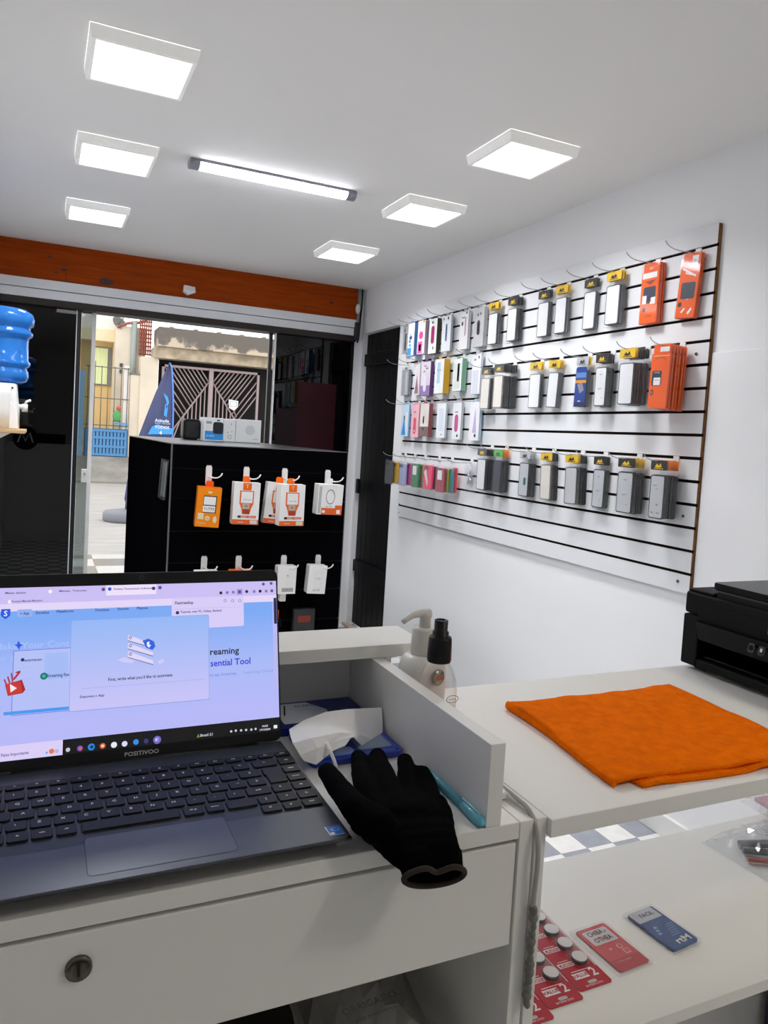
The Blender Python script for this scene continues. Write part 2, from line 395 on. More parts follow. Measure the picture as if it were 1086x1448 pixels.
# hooks
def make_hook_mesh():
    t = thing('display_hook', 'x', 'hook', (0,0,-9), group='wire hooks on the white slat board')
    b = B(); b.box(-.0035, -.0004, -.014, .014, -.022, .008, white_p); b.box(-.0034, .004, -.013, -.004, .000, .0035, white_p); b.box(-.0034, .004, .004, .013, .000, .0035, white_p)
    b.obj('bracket', t, bevel=.001, seg=1)
    b = B(); b.tube([(-.003,0,-.012),(-.05,0,-.0135),(-.09,0,-.0145),(-.12,0,-.0130),(-.142,0,-.0075),(-.156,0,.000),(-.165,0,.010)], .0019, steel, 6); b.obj('wire', t)
    return t
HOOK = make_hook_mesh()
_first = [True]
def hook(y, z, label):
    if _first[0]:
        _first[0] = False; HOOK.location = (XP, y, z); HOOK['label'] = label; return HOOK
    return dup(HOOK, (XP, y, z), label=label)

# --- bagged phone cases (local: hangs from 0,0,0, front faces -x)
def art_squiggle(b, F, w, v0, v1, fg, seed):
    rnd = random.Random(seed)
    b.pts(F, [(-.25*w, v0+.3*(v1-v0)), (-.1*w, v0+.75*(v1-v0)), (0, v0+.45*(v1-v0)), (.12*w, v0+.8*(v1-v0)), (.22*w, v0+.35*(v1-v0)), (0, v0+.2*(v1-v0))], fg)
    b.rect(F, -.3*w, v0+.08*(v1-v0), .3*w, v0+.17*(v1-v0), fg)
HDR = {'yellow': (yellow, ink), 'black': (ink, yellow), 'green': (mat('green_card','#3fae2a',.4), ink), 'grey': (mat('pale_card','#b9bcbf',.5), ink), 'orange': (amber, ink)}
CASE = {'white': (mat('case_pale','#e2e4e7',.35), mat('case_rim','#4a4d53',.4)), 'grey': (mat('case_grey','#bfc2c7',.4), mat('case_rim_d','#33363c',.4)),
        'dark': (mat('case_dark','#4b4f57',.35), mat('case_rim_k','#22252b',.4)), 'cream': (mat('case_cream','#ded9d2',.4), mat('case_rim_g','#77736e',.4)), 'silver': (mat('case_silver','#c4c6ca',.3), mat('case_rim_s','#4d5055',.4))}
_proto = {}
def case_pack(hdr, case, w=.098, h=.226, marks=0, art=None):
    """one clear bag with a header card and a phone case inside, built once per kind"""
    k = (hdr, case, w, marks, art)
    if k in _proto: return _proto[k]
    t = thing('phone_case_package', 'x', 'phone case', (0,0,-9))
    F = Fr((-.005, 0, 0), (0,-1,0), (0,0,1))      # u to the right as seen from the room
    top, bot = .008, .008-h
    fg, bg = HDR[hdr][1], HDR[hdr][0]
    b = B(); b.slab(F, -w*.46, top-.036, w*.46, top, .004, -.003, .0005, bg); art_squiggle(b, Fr(F.lay(0,0,.0006), F.u, F.v), w*.9, top-.034, top-.004, fg, 3); b.obj('header_card', t)
    body, rim = CASE[case]
    cw = w*.43; z1 = top-.055; z0 = bot+.008
    b = B(); b.slab(F, -cw, z0, cw, z1, .010, -.0085, -.0005, rim); b.rrect(F, -cw+.0042, z0+.0042, cw-.0042, z1-.0042, .007, body, .0001)
    Fk = Fr(F.lay(0,0,.0002), F.u, F.v)
    if marks:
        for mu, mv, mw, mh in (((-.3,.75,.3,.02),(-.1,.68,.18,.015),(-.35,.12,.22,.03),(.05,.12,.2,.03),(0,.3,.15,.04)) if marks == 1 else ((-.1,.8,.2,.02),(-.2,.45,.4,.012),(-.15,.42,.2,.01),(.15,.2,.08,.02))):
            b.rect(Fk, mu*cw*2, z0+mv*(z1-z0), (mu+mw)*cw*2, z0+(mv+mh)*(z1-z0), pgrey)
    if art == 'blue':
        bl = mat('photo_blue','#1b3f93',.3); og = mat('photo_sunset','#d9962c',.3); bl2 = mat('photo_sky','#5f86c4',.3); gr = mat('photo_grey','#8f8d92',.35); nv = mat('photo_navy','#10204f',.3)
        b.rrect(F, -cw, z0, cw, z1+.012, .012, bl, .0009); b.rect(F, -cw+.002, z0+.78*(z1-z0), cw-.002, z0+.92*(z1-z0), bl2, .0012); b.rect(F, -cw, z0+.64*(z1-z0), cw, z0+.72*(z1-z0), og, .0013)
        b.pts(F, [(-.6*cw, z0+.6*(z1-z0)), (.3*cw, z0+.66*(z1-z0)), (.7*cw, z0+.45*(z1-z0)), (0, z0+.36*(z1-z0))], gr, .0015); b.rect(F, -cw, z0, cw, z0+.12*(z1-z0), nv, .0012); b.rect(F, -.3*cw, z0+.14*(z1-z0), .2*cw, z0+.17*(z1-z0), pwhite, .0015)
    if art == 'teal':
        b.rrect(F, .0, z0+.34*(z1-z0), .5*cw, z0+.56*(z1-z0), .006, mat('teal_window','#1d6d5c',.3), .0006)
    b.obj('phone_case', t)
    b = B(); b.slab(F, -w/2, bot, w/2, top+.002, .003, -.0105, .0015, film, 2); b.obj('bag', t)
    _proto[k] = t; t['unused'] = 1
    return t
def put(proto, loc, rot, label, group=None, cat=None):
    if proto.get('unused'):
        del proto['unused']; o = proto; o.location = loc; o.rotation_euler = rot
    else: o = dup(proto, loc, rot)
    o['label'] = label
    if group: o['group'] = group
    elif 'group' in o: del o['group']
    if cat: o['category'] = cat
    return o
def stack(protos, y, z, xf, n, label, behind, tilt=0., dx=.0115, group=None, yaw=0., spread=.05):
    """n packages on one hook, the front one at x = xf, the others behind it towards the board"""
    rnd = random.Random(int(y*1000+z*77))
    for i in range(n):
        pr = protos[min(i, len(protos)-1)]
        x = min(xf + .006 + i*dx, XP-.010)
        put(pr, (x, y + (rnd.uniform(-.004,.004) if i else 0), z - .020 + (rnd.uniform(-.003,.002) if i else 0)),
            (tilt + (rnd.uniform(-.025,.025) if i else 0), 0, yaw + (rnd.uniform(-spread,spread) if i else 0)),
            label if i == 0 else behind, None if i == 0 else (group or behind))
Y_, K_ = 'yellow', 'black'
big = []   # (hook y, hook z, hook label)
def colrow(y, z, hl, *a, **k):
    hook(y, z, hl); stack(a[0], y, z, *a[1:], **k)
z1, z2, z4 = G[0]-.006, G[4]-.003, G[9]-.003
colrow(3.40, z1, 'wire hook behind the leftmost yellow topped phone case of the top row', [case_pack(Y_, 'white', .10), case_pack(Y_, 'silver', .10)], 2.140, 2, 'yellow topped bagged white phone case, leftmost yellow one in the top row', 'bagged phone case behind the leftmost yellow topped one in the top row')
colrow(3.216, z1, 'wire hook carrying the black topped cases right of the first yellow one, top row', [case_pack(K_, 'white', .092), case_pack(K_, 'dark', .092)], 2.135, 4, 'black topped bagged white phone case just right of the first yellow one, top row', 'dark bagged phone case behind the first black topped one in the top row')
colrow(2.984, z1, 'wire hook of the black topped case in the middle of the top row', [case_pack(K_, 'white', .096), case_pack(K_, 'grey', .096)], 2.154, 2, 'black topped bagged white phone case in the middle of the top row', 'bagged phone case behind the middle black topped one in the top row')
colrow(2.835, z1, 'wire hook of the middle yellow topped case in the top row', [case_pack(Y_, 'white', .092), case_pack(Y_, 'silver', .092)], 2.142, 2, 'yellow topped bagged phone case with a bright glare, middle of the top row', 'bagged phone case behind the middle yellow topped one in the top row')
colrow(2.65, z1, 'wire hook of the rightmost black topped case in the top row', [case_pack(K_, 'white', .090), case_pack(K_, 'silver', .090)], 2.154, 2, 'black topped bagged white phone case, rightmost black topped one in the top row', 'bagged phone case behind the rightmost black topped one in the top row')
colrow(2.486, z1, 'wire hook of the yellow topped case beside the orange packs, top row', [case_pack(Y_, 'white', .094), case_pack(Y_, 'silver', .094)], 2.138, 3, 'yellow topped bagged white phone case left of the orange packs, top row', 'bagged phone case behind the rightmost yellow topped one in the top row')
colrow(3.416, z2, 'wire hook carrying the leftmost black topped narrow cases of the second row', [case_pack(K_, 'cream', .095), case_pack(K_, 'dark', .095)], 2.130, 3, 'black topped bagged cream phone case, leftmost black topped one in the second row', 'dark bagged phone case behind the leftmost black topped one in the second row', tilt=.02)
colrow(3.224, z2, 'wire hook carrying the thick stack of black topped cases, second row', [case_pack(K_, 'cream', .092), case_pack(K_, 'dark', .092)], 2.084, 8, 'black topped bagged cream phone case fronting the thick dark stack, second row', 'dark bagged phone case in the thick black topped stack, second row')
colrow(2.995, z2, 'wire hook of the left yellow topped pair in the second row', [case_pack(Y_, 'white', .10), case_pack(Y_, 'silver', .10)], 2.142, 2, 'yellow topped bagged white phone case, left of the two side by side, second row', 'bagged phone case behind the left yellow topped one, second row')
colrow(2.850, z2, 'wire hook of the right yellow topped pair in the second row', [case_pack(Y_, 'white', .088), case_pack(Y_, 'silver', .088)], 2.143, 3, 'yellow topped tilted bagged phone case, left of the blue picture box, second row', 'bagged phone case behind the tilted yellow topped one, second row', tilt=.05)
colrow(2.65, z2, 'wire hook of the blue picture package, second row', [case_pack('grey', 'white', .084, art='blue'), case_pack(Y_, 'silver', .084)], 2.140, 2, 'bagged phone case box with a blue sunset picture on its front', 'bagged phone case behind the blue picture box', tilt=.02)
colrow(2.504, z2, 'wire hook of the black topped cases right of the blue box', [case_pack(K_, 'white', .080, marks=2), case_pack(K_, 'grey', .080)], 2.122, 4, 'black topped bagged white phone case right of the blue picture box', 'bagged phone case behind the black topped one beside the blue box')
colrow(2.304, z2, 'wire hook of the thick yellow topped stack left of the orange stack', [case_pack(Y_, 'white', .092), case_pack(Y_, 'silver', .092), case_pack(K_, 'silver', .092)], 2.077, 7, 'yellow topped bagged white phone case fronting the stack left of the orange stack', 'bagged phone case in the stack left of the orange stack, second row', spread=.09)
colrow(3.385, z4, 'wire hook of the leftmost black topped cases in the bottom row', [case_pack(K_, 'white', .095), case_pack(K_, 'dark', .095)], 2.118, 5, 'black topped bagged silvery phone case, leftmost large one in the bottom row', 'dark bagged phone case behind the leftmost large one in the bottom row')
colrow(3.247, z4, 'wire hook of the green topped cases in the bottom row', [case_pack('green', 'dark', .085), case_pack('orange', 'dark', .085)], 2.128, 4, 'green topped bagged dark phone case in the bottom row', 'dark bagged phone case behind the green topped one')
colrow(3.015, z4, 'wire hook of the grey cases with the teal window, bottom row', [case_pack('grey', 'grey', .090, art='teal'), case_pack('grey', 'dark', .090)], 2.130, 4, 'grey bagged phone case with a small teal oval window, bottom row', 'dark bagged phone case behind the one with the teal window')
colrow(2.855, z4, 'wire hook of the glaring yellow topped case, bottom row', [case_pack(Y_, 'cream', .076), case_pack(K_, 'dark', .076)], 2.135, 4, 'yellow topped narrow bagged case with white glare right of the teal window one', 'dark bagged phone case behind the glaring yellow topped one', tilt=-.03, yaw=.16)
colrow(2.65, z4, 'wire hook of the twisted yellow topped stack, bottom row', [case_pack(Y_, 'silver', .078), case_pack(Y_, 'cream', .078), case_pack(K_, 'dark', .078)], 2.118, 5, 'yellow topped twisted bagged silver case in the middle of the bottom row', 'bagged phone case behind the twisted yellow topped one', tilt=-.03, yaw=.18)
colrow(2.502, z4, 'wire hook of the narrow black topped case, bottom row', [case_pack(K_, 'grey', .083, marks=2), case_pack(K_, 'grey', .083)], 2.150, 3, 'black topped bagged grey phone case with faint marks, third from right, bottom row', 'bagged phone case behind the third from right in the bottom row')
colrow(2.304, z4, 'wire hook of the wide black topped case, bottom row', [case_pack(K_, 'grey', .10, marks=2), case_pack(Y_, 'grey', .10)], 2.113, 5, 'wide black topped bagged grey phone case, second from right, bottom row', 'bagged phone case behind the second from right in the bottom row')
colrow(2.114, z4, 'wire hook of the rightmost stack in the bottom row', [case_pack(K_, 'grey', .084, marks=1), case_pack('orange', 'grey', .084)], 2.095, 6, 'black topped bagged grey phone case with printed marks, rightmost of the bottom row', 'orange topped bagged grey phone case behind the rightmost one in the bottom row')

# --- orange film packs
def orange_pack(kind):
    t = thing('film_package', 'x', 'package', (0,0,-9))
    F = Fr((-.005,0,0), (0,-1,0), (0,0,1)); w, h = .092, .236
    b = B(); b.slab(F, -w/2, .008-h, w/2, -.026, .003, -.009, 0, orange_d); b.slab(F, -w/2+.006, -.027, w/2-.002, .008, .006, -.008, -.001, orange_d)
    Fk = Fr(F.lay(0,0,.0002), F.u, F.v)
    slate = mat('print_slate','#2c3240',.3); brown = mat('print_brown','#8a3a16',.4)
    if kind == 'flat':
        b.rect(Fk, -.04, -.052, .036, -.030, pwhite) ; b.text(Fk, 'XO', .005, -.014, .011, pwhite)
        b.rrect(Fk, -.030, -.15, .034, -.085, .006, slate, .0005); b.rect(Fk, -.034, -.150, -.012, -.118, pwhite, .0008); b.rect(Fk, .008, -.154, .036, -.128, pwhite, .0008); b.rect(Fk, -.010, -.128, .014, -.115, mat('print_blue','#2c5b9a',.4), .001); b.rect(Fk, .0, -.145, .012, -.125, mat('print_red','#b02a20',.4), .001)
        b.pts(Fk, [(-.026,-.063),(.03,-.06),(.006,-.078)], brown); b.disc(Fk, -.022, -.172, .009, slate); b.text(Fk, 'I.COUM', 0, -.20, .008, brown)
    elif kind == 'shiny':
        b.rrect(Fk, -.030, -.158, .036, -.098, .006, slate, .0005); b.rect(Fk, .006, -.044, .034, -.002, pwhite); b.text(Fk, 'Plu', .02, -.022, .010, ink, .0008)
        for q in (((-.035,-.05),(.03,-.08),(.034,-.074),(-.033,-.044)),((-.02,-.065),(.012,-.074),(.012,-.070),(-.02,-.06)),((.01,-.21),(.028,-.19),(.032,-.196),(.018,-.216)),((-.02,-.205),(-.004,-.19),(.0,-.194),(-.014,-.21)),((0,-.16),(.02,-.14),(.022,-.143),(.004,-.163))): b.pts(Fk, q, pwhite)  # slanted white streaks are painted glints of the wrapper
        b.disc(Fk, -.028, -.178, .009, ink)
    else:
        b.rect(Fk, -.006, -.020, .04, -.002, pwhite); b.rect(Fk, -.040, -.036, .044, -.033, mat('print_peach','#f2b48c',.4)); b.disc(Fk, 0, -.052, .03, mat('print_orange_dark','#c24c0c',.4), n=20, ry=.012); b.disc(Fk, 0, -.055, .028, orange_d, .0008, 20, .011)
        b.rrect(Fk, -.036, -.145, .012, -.090, .004, slate, .0005); b.rect(Fk, -.026, -.143, .008, -.115, pwhite, .0009); b.rect(Fk, -.022, -.125, .004, -.123, pgrey, .0012); b.text(Fk, 'WOTIE', -.012, -.097, .006, pwhite, .0009)
        b.disc(Fk, -.030, -.17, .009, slate, .0005, 14, .011); b.disc(Fk, -.030, -.17, .005, orange_d, .0008, 10, .006)
    b.obj('card_sleeve', t, bevel=.0015, seg=1)
    b = B(); b.slab(F, -w/2-.001, .006-h, w/2+.001, .010, .004, -.010, .0012, film_s, 2); b.obj('wrapper', t)
    return t
hook(2.286, z1, 'wire hook carrying the left orange pack of the top row'); hook(2.087, z1, 'wire hook carrying the right orange pack of the top row'); hook(2.127, z2, 'wire hook carrying the thick orange stack of the second row')
for kind, y, z, xf, n, lab, beh, tl in (('flat', 2.286, z1, 2.145, 3, 'orange pack with a slate and white picture, left of the two in the top row', 'orange pack behind the left orange one of the top row', 0.), ('shiny', 2.09, z1, 2.152, 2, 'shiny orange wrapped pack with a slate picture, at the top right corner', 'orange pack behind the shiny one at the top right corner', .075)):
    pr = orange_pack(kind)
    for i in range(n):
        o = pr if i == 0 else dup(pr, (0,0,0))
        o.location = (xf+.006+i*.0115, y, z-.02); o.rotation_euler = (tl, 0, 0 if i == 0 else .02*(-1)**i); o['label'] = lab if i == 0 else beh
        if i and n > 2: o['group'] = beh
pr = orange_pack('sleeve')
for i in range(6):
    o = pr if i == 0 else dup(pr, (0,0,0))
    o.location = (2.085+i*.0145, 2.128+.003*(i % 2), z2-.018-.001*i); o.rotation_euler = (.03, 0, -.02+.02*i); o['label'] = 'orange phone film pack fronting the thick orange stack of the second row' if i == 0 else 'orange pack behind the front one in the thick orange stack'
    if i: o['group'] = 'orange packs in the thick stack'

# --- small accessory boxes at the far end of the board (each kind different)
def acc_box(name, cat, label, y, z, xf, w, h, col, side=None, prints=(), depth=.018, tab=True, tilt=0., bag=False, group=None):
    """flat box on a hook: front colour, side colour, printed shapes (fractions of width and height)"""
    t = thing(name, label, cat, (xf+.004, y, z), (tilt, 0, 0), group)
    F = Fr((-.004,0,0), (0,-1,0), (0,0,1)); W = w/2
    top = -.006 if tab else .006; bot = top-h
    fc = mat('box_'+col.strip('#'), col, .38, var=.02); sc = mat('box_'+(side or col).strip('#'), side or col, .38, var=.02)
    b = B(); b.slab(F, -W, bot, W, top, .0015, -depth, 0, sc, 1); Fk = Fr(F.lay(0,0,.0003), F.u, F.v); b.rect(Fk, -W+.0005, bot+.0005, W-.0005, top-.0005, fc, 0)
    for sh in prints:
        kind, c, u0, v0, u1, v1 = sh; cm = mat('ink_'+c.strip('#'), c, .35, var=.02)
        a0, a1, c0, c1 = -W+u0*w, -W+u1*w, bot+v0*h, bot+v1*h
        if kind == 'r': b.rect(Fk, a0, c0, a1, c1, cm)
        elif kind == 'o': b.rrect(Fk, a0, c0, a1, c1, min(a1-a0, c1-c0)/2, cm, .0006)
        elif kind == 'd': b.disc(Fk, (a0+a1)/2, (c0+c1)/2, (a1-a0)/2, cm, .0008, 14, (c1-c0)/2)
        elif kind == 'p': b.pts(Fk, [(a0,c0),(a1,c0),((a0+a1)/2+.002,c1)], cm, .0006)
    b.obj('carton', t)
    if tab:
        b = B(); b.slab(F, -W*.35, top-.002, W*.35, .010, .004, -.0035, -.0025, sc); b.obj('hang_tab', t)
    if bag:
        b = B(); b.slab(F, -W-.004, bot-.006, W+.004, .008, .004, -depth-.002, .003, film); b.obj('bag', t)
    return t
W_ = '#e9eaec'
zs1, zs2, zs3, zs4 = G[0]-.016, G[3]-.014, G[6]-.014, G[10]-.008
for y, z, l in ((4.465,zs1,'wire hook of the grey cable pack at the far left of the top row'),(4.319,zs1,'wire hook of the blue accessory box, top row'),(4.187,zs1,'wire hook of the pink accessory box, top row'),(4.068,zs1,'wire hook of the magenta accessory box, top row'),(3.918,zs1,'wire hook of the white box with blue cable, top row'),(3.716,zs1,'wire hook of the white earphone box, top row'),(3.561,zs1,'wire hook of the clear pack with black cable, top row'),
    (4.439,zs2,'wire hook of the silver pack at the far left of the second row'),(4.273,zs2,'wire hook of the mauve box, second row'),(4.122,zs2,'wire hook of the purple shaded box, second row'),(3.928,zs2,'wire hook of the pale blue box, second row'),(3.739,zs2,'wire hook of the green sided box, second row'),(3.558,zs2,'wire hook of the tall white box, second row'),
    (4.42,zs3,'wire hook of the blue box at the far left of the third row'),(4.263,zs3,'wire hook of the pink box, third row'),(4.097,zs3,'wire hook of the brown box, third row'),(3.923,zs3,'wire hook of the plain white box, third row'),(3.745,zs3,'wire hook of the box with magenta capsule, third row'),(3.547,zs3,'wire hook of the lilac box, third row')):
    hook(y, z+.008, l)
acc_box('cable_package','package','clear pack with a dark grey cable at the far left of the top row',4.46,zs1,2.150,.072,.175,'#a9acb0','#8f9296',[('o','#3f4346',.35,.08,.7,.75),('r','#55585c',.2,.8,.5,.9)],bag=True)
acc_box('accessory_box','box','white box with blue squares and a blue side, top row',4.313,zs1,2.118,.090,.205,W_,'#5d97d6',[('r','#3f9be0',.02,.02,.6,.24),('r','#2b3f72',.25,.5,.65,.6),('r','#4b86c8',.2,.4,.5,.48),('d','#222a3c',.35,.62,.5,.66),('r','#6aaee6',.2,.28,.55,.36)],depth=.035)
acc_box('accessory_box','box','white box with bright pink print, top row',4.181,zs1,2.122,.098,.205,'#ece5ec','#b3a8b4',[('r','#f05fb4',.1,.02,.7,.38),('o','#d84f9a',.2,.45,.75,.68),('r','#f19ac9',.25,.1,.55,.3),('d','#c9b34a',.7,.92,.9,1.)],depth=.045)
acc_box('accessory_box','box','white box with a magenta cable window and yellow black side, top row',4.064,zs1,2.140,.102,.21,W_,'#3b3d2c',[('o','#a3215f',.3,.28,.7,.8),('d','#1c1c20',.35,.86,.55,.93),('r','#35353b',.55,.12,.68,.2)],depth=.028)
acc_box('cable_box','box','white box with a slate blue cable loop, top row',3.912,zs1,2.148,.108,.208,'#e4e9ef','#9aa0a8',[('o','#7d8fb5',.42,.28,.62,.78),('o','#e4e9ef',.48,.34,.56,.72),('d','#17181b',.12,.88,.24,.96),('d','#17181b',.6,.88,.74,.97)],depth=.014)
acc_box('earphone_box','box','white box with a thin pink earphone picture, top row',3.713,zs1,2.150,.090,.212,'#e9e7ea','#aeb1b5',[('o','#b98b9c',.62,.35,.75,.85),('d','#4a4650',.2,.62,.42,.74),('r','#8d9096',.2,.82,.6,.86),('d','#202126',.7,.92,.86,.99)],depth=.018)
acc_box('cable_package','package','clear grey pack with a coiled black cable, top row',3.552,zs1,2.150,.098,.212,'#c5c7ca','#a5a7aa',[('o','#3c3e43',.3,.3,.62,.68),('o','#c5c7ca',.4,.36,.52,.62),('d','#6d6f74',.3,.78,.45,.86),('d','#6d6f74',.55,.8,.72,.88)],bag=True,depth=.024)
acc_box('accessory_package','package','silver pack with a yellow tab at the far left of the second row',4.432,zs2-.03,2.152,.100,.165,'#a7aab0','#7d8086',[('r','#c9ccd0',.55,.02,.8,.9),('d','#b98a2c',.1,.7,.25,.8)],bag=True)
acc_box('accessory_box','box','white box with a mauve slanted picture, second row',4.277,zs2,2.160,.070,.198,'#e2dde0','#d8d6d9',[('p','#95707f',.1,.05,.85,.65)],depth=.012)
acc_box('accessory_box','box','white box fading to purple with an arch, second row',4.125,zs2,2.140,.124,.208,'#d9d0dc','#5a3778',[('r','#8c6fa8',0,0,1,.3),('o','#ddd6e2',.3,.12,.62,.6),('r','#77727d',.25,.7,.45,.74),('r','#77727d',.5,.78,.75,.82),('r','#77727d',.3,.86,.55,.89)],depth=.024)
acc_box('accessory_box','box','pale blue white box with a yellow ochre side, second row',3.922,zs2,2.124,.110,.202,'#e3e8ec','#c99a2c',[('r','#a9c4da',.28,.3,.6,.9),('d','#42464c',.3,.66,.4,.7),('d','#42464c',.55,.66,.65,.7)],depth=.04)
acc_box('accessory_box','box','white frosted box with a green side, second row',3.732,zs2-.01,2.138,.098,.182,'#e7ebe9','#6f9c86',[('r','#cfd8d4',.1,.05,.85,.85),('r','#f4f6f5',.5,.3,.72,.95)],depth=.03)
acc_box('accessory_box','box','tall plain white box with two dark dots, rightmost small one of the second row',3.553,zs2+.004,2.152,.092,.218,'#e4e6ee','#babdc8',[('d','#2e3038',.68,.88,.82,.95),('r','#888c98',.2,.84,.45,.88),('r','#cfd3de',.15,.02,.8,.6)],depth=.014)
acc_box('accessory_box','box','blue and white narrow box at the far left of the third row',4.402,zs3,2.152,.108,.206,'#c9dcec','#7fb2dc',[('p','#2f95e0',.1,.04,.7,.6),('o','#20242c',.36,.5,.48,.66),('r','#e9eef4',.62,.02,.85,.75)],depth=.012)
acc_box('accessory_box','box','pink box with a hot pink cable window, third row',4.25,zs3,2.148,.106,.21,'#eeb9c2','#d996a3',[('o','#dd4a6c',.35,.1,.68,.6),('d','#f3d9de',.42,.16,.58,.22),('r','#b98a95',.3,.74,.6,.79)],depth=.010)
acc_box('accessory_box','box','brown and white box with a dark earbud picture, third row',4.092,zs3,2.132,.114,.202,'#d9d3cf','#8a4a4c',[('r','#76605c',0,0,1,.3),('p','#e6e2df',.0,.3,.9,.55),('o','#352f30',.34,.38,.5,.62),('d','#2a2526',.36,.18,.52,.27)],depth=.026)
acc_box('accessory_box','box','plain white box with a pale picture, middle of the third row',3.912,zs3,2.150,.104,.206,'#e9edf2','#b5bcc4',[('r','#d5e0ea',.2,.2,.75,.85),('r','#5d6470',.55,.08,.65,.12)],depth=.012)
acc_box('accessory_box','box','white box with a magenta capsule window, third row',3.730,zs3,2.152,.094,.21,'#e4e6ea','#a9b0b4',[('o','#b8417f',.25,.2,.68,.68),('d','#24242a',.55,.06,.75,.14),('r','#8a8d96',.25,.72,.6,.76)],depth=.014)
acc_box('accessory_box','box','white box with a lilac streak, rightmost small one of the third row',3.536,zs3,2.150,.102,.212,'#e8e7ee','#a6bccb',[('p','#b9a9cc',.35,.2,.75,.85),('d','#1d1d24',.55,.08,.75,.18)],depth=.016)
# --- colourful silicone phone cases on the lowest small row
for y, l in ((4.418,'wire hook of the dark clear and yellow soft cases'),(4.276,'wire hook of the lavender and magenta soft cases'),(4.136,'wire hook of the green soft case'),(3.955,'wire hook of the hot pink soft case'),(3.80,'wire hook of the wine red soft case'),(3.581,'wire hook of the small bagged metal parts')):
    hook(y, zs4+.006, l)
def soft_case(px0, px1, pyt, pyb, col, xf, label, bag=True, extra=None, depth=.012):
    a = P(px0, (pyt+pyb)/2, 0, xf); c = P(px1, (pyt+pyb)/2, 0, xf); w = max(.045, a.y-c.y); y = (a.y+c.y)/2
    zt, zb = P((px0+px1)/2, pyt, 0, xf).z, P((px0+px1)/2, pyb, 0, xf).z
    t = thing('soft_phone_case', label, 'phone case', (xf, y, zt), group=None)
    F = Fr((0,0,0), (0,-1,0), (0,0,1)); m = mat('silicone_'+col.strip('#'), col, .35, var=.03)
    h = zt-zb; W = w/2
    b = B(); b.slab(F, -W, -h+.004, W, -.006, .009, -depth, 0, m); Fk = Fr(F.lay(0,0,.0004), F.u, F.v)
    b.rrect(Fk, -W+.006, -.035, -W+.6*w, -.014, .006, mat('silicone_shadow_'+col.strip('#'), tuple(x*.6 for x in [int(col[i:i+2],16)/255 for i in (1,3,5)]), .4), 0)  # rounded patch in a deeper tone of the case colour
    if extra == 'shine': b.pts(Fk, [(-W+.006,-.05),(-W+.3*w,-.03),(W*.2,-h*.7),(-W+.5*w,-h+.02)], mat('painted_shine','#e8d9de',.3), .0004)  # slanted pale streak paints a shine on the case
    if extra == 'label': b.rect(Fk, -W+.2*w, -.075, W-.25*w, -.02, pwhite, .0005)  # white label; on the green case it paints a highlight
    b.obj('case_shell', t, bevel=.002, seg=2)
    if bag:
        b = B(); b.slab(F, -W-.004, -h, W+.004, .004, .004, -depth-.004, .003, film_s); b.obj('bag', t)
for a in ((544.8,553.8,650,685,'#474a50',2.05,'dark clear soft phone case at the far left end, hanging over the door edge'),
          (554.5,562.8,652,684.5,'#c69a1e',2.072,'mustard yellow soft phone case next to the dark clear one'),
          (563.8,573,653.5,687,'#a9b2d8',2.08,'lavender soft phone case between mustard and magenta ones'),
          (574,581,653.5,687,'#b21c78',2.10,'magenta soft phone case right of the lavender one'),
          (581.4,591,654,690,'#1d7a52',2.09,'green soft phone case with a painted white highlight', True, 'label'),  # its highlight is a flat white rectangle
          (591,599.4,655,691,'#a3926a',2.115,'tan soft phone case between green and hot pink ones'),
          (598.7,610.4,656,693,'#ee2f6c',2.085,'hot pink soft phone case, brightest of the row', True, 'shine'),
          (610,616,658,693,'#25262a',2.12,'black soft phone case right of the hot pink one'),
          (616,627.7,660,697,'#a02a4d',2.095,'wine red soft phone case with a white label', True, 'label'),
          (626.5,632.5,661,697,'#96a02c',2.115,'olive green soft phone case right of the wine red one'),
          (632.5,639.5,661,698,'#4f8f96',2.13,'teal soft phone case left of the red one'),
          (638.8,644.2,660,698,'#d02c3e',2.145,'red soft phone case at the right end of the colourful row')):
    soft_case(*a)
t = thing('parts_bag', 'small clear bag of shiny metal parts right of the colourful cases', 'package', (2.165, 3.575, zs4-.012))
b = B(); F = Fr((0,0,0),(0,-1,0),(0,0,1)); b.slab(F,-.05,-.15,.05,.004,.004,-.012,.002,film_s); b.obj('bag', t)
b = B()
for i in range(5):
    a = 2*PI*i/5+.3; b.tube([F.lay(0,-.07,-.004), F.lay(.036*math.cos(a),-.07+.05*math.sin(a),-.004)], .005, mat('pale_metal','#b9bec2',.3,metal=.7), 6)
b.obj('metal_parts', t)

# ------------------------------------------------------------------ black slat cabinet with chargers
CX0, CX1, CY0, CY1, CZ = .498, 1.285, 3.2, 4.9, 1.371
cab = thing('display_cabinet', 'black slatted display cabinet standing in front of the shop window', 'display cabinet')
b = B(); b.box(CX0+.004, CX1-.004, CY0+.016, CY1, .03, CZ-.004, blk_m); b.obj('body', cab, bevel=.002)
b = B(); zz = [CZ-.001, 1.269, 1.141, 1.003, .868, .738, .599, .46, .33, .20, .03]
b.box(CX0+.006, CX1-.006, CY0+.010, CY0+.018, .03, CZ-.002, blk_groove)
for i in range(len(zz)-1): b.box(CX0+.001, CX1-.001, CY0, CY0+.010, zz[i+1]+(.004 if i < 9 else 0), zz[i]-(.004 if i else 0), blk_m)
b.obj('front_slats', cab, bevel=.001, seg=1)
b = B(); b.box(CX0-.0005, CX0+.0035, CY0-.0005, CY0+.02, .03, CZ, edge_g); b.box(CX0, CX1, CY0-.0005, CY0+.0025, CZ-.003, CZ+.0005, edge_g); b.box(CX1-.003, CX1+.0005, CY0-.0005, CY0+.02, .03, CZ, edge_g); b.obj('edge_trim', cab)
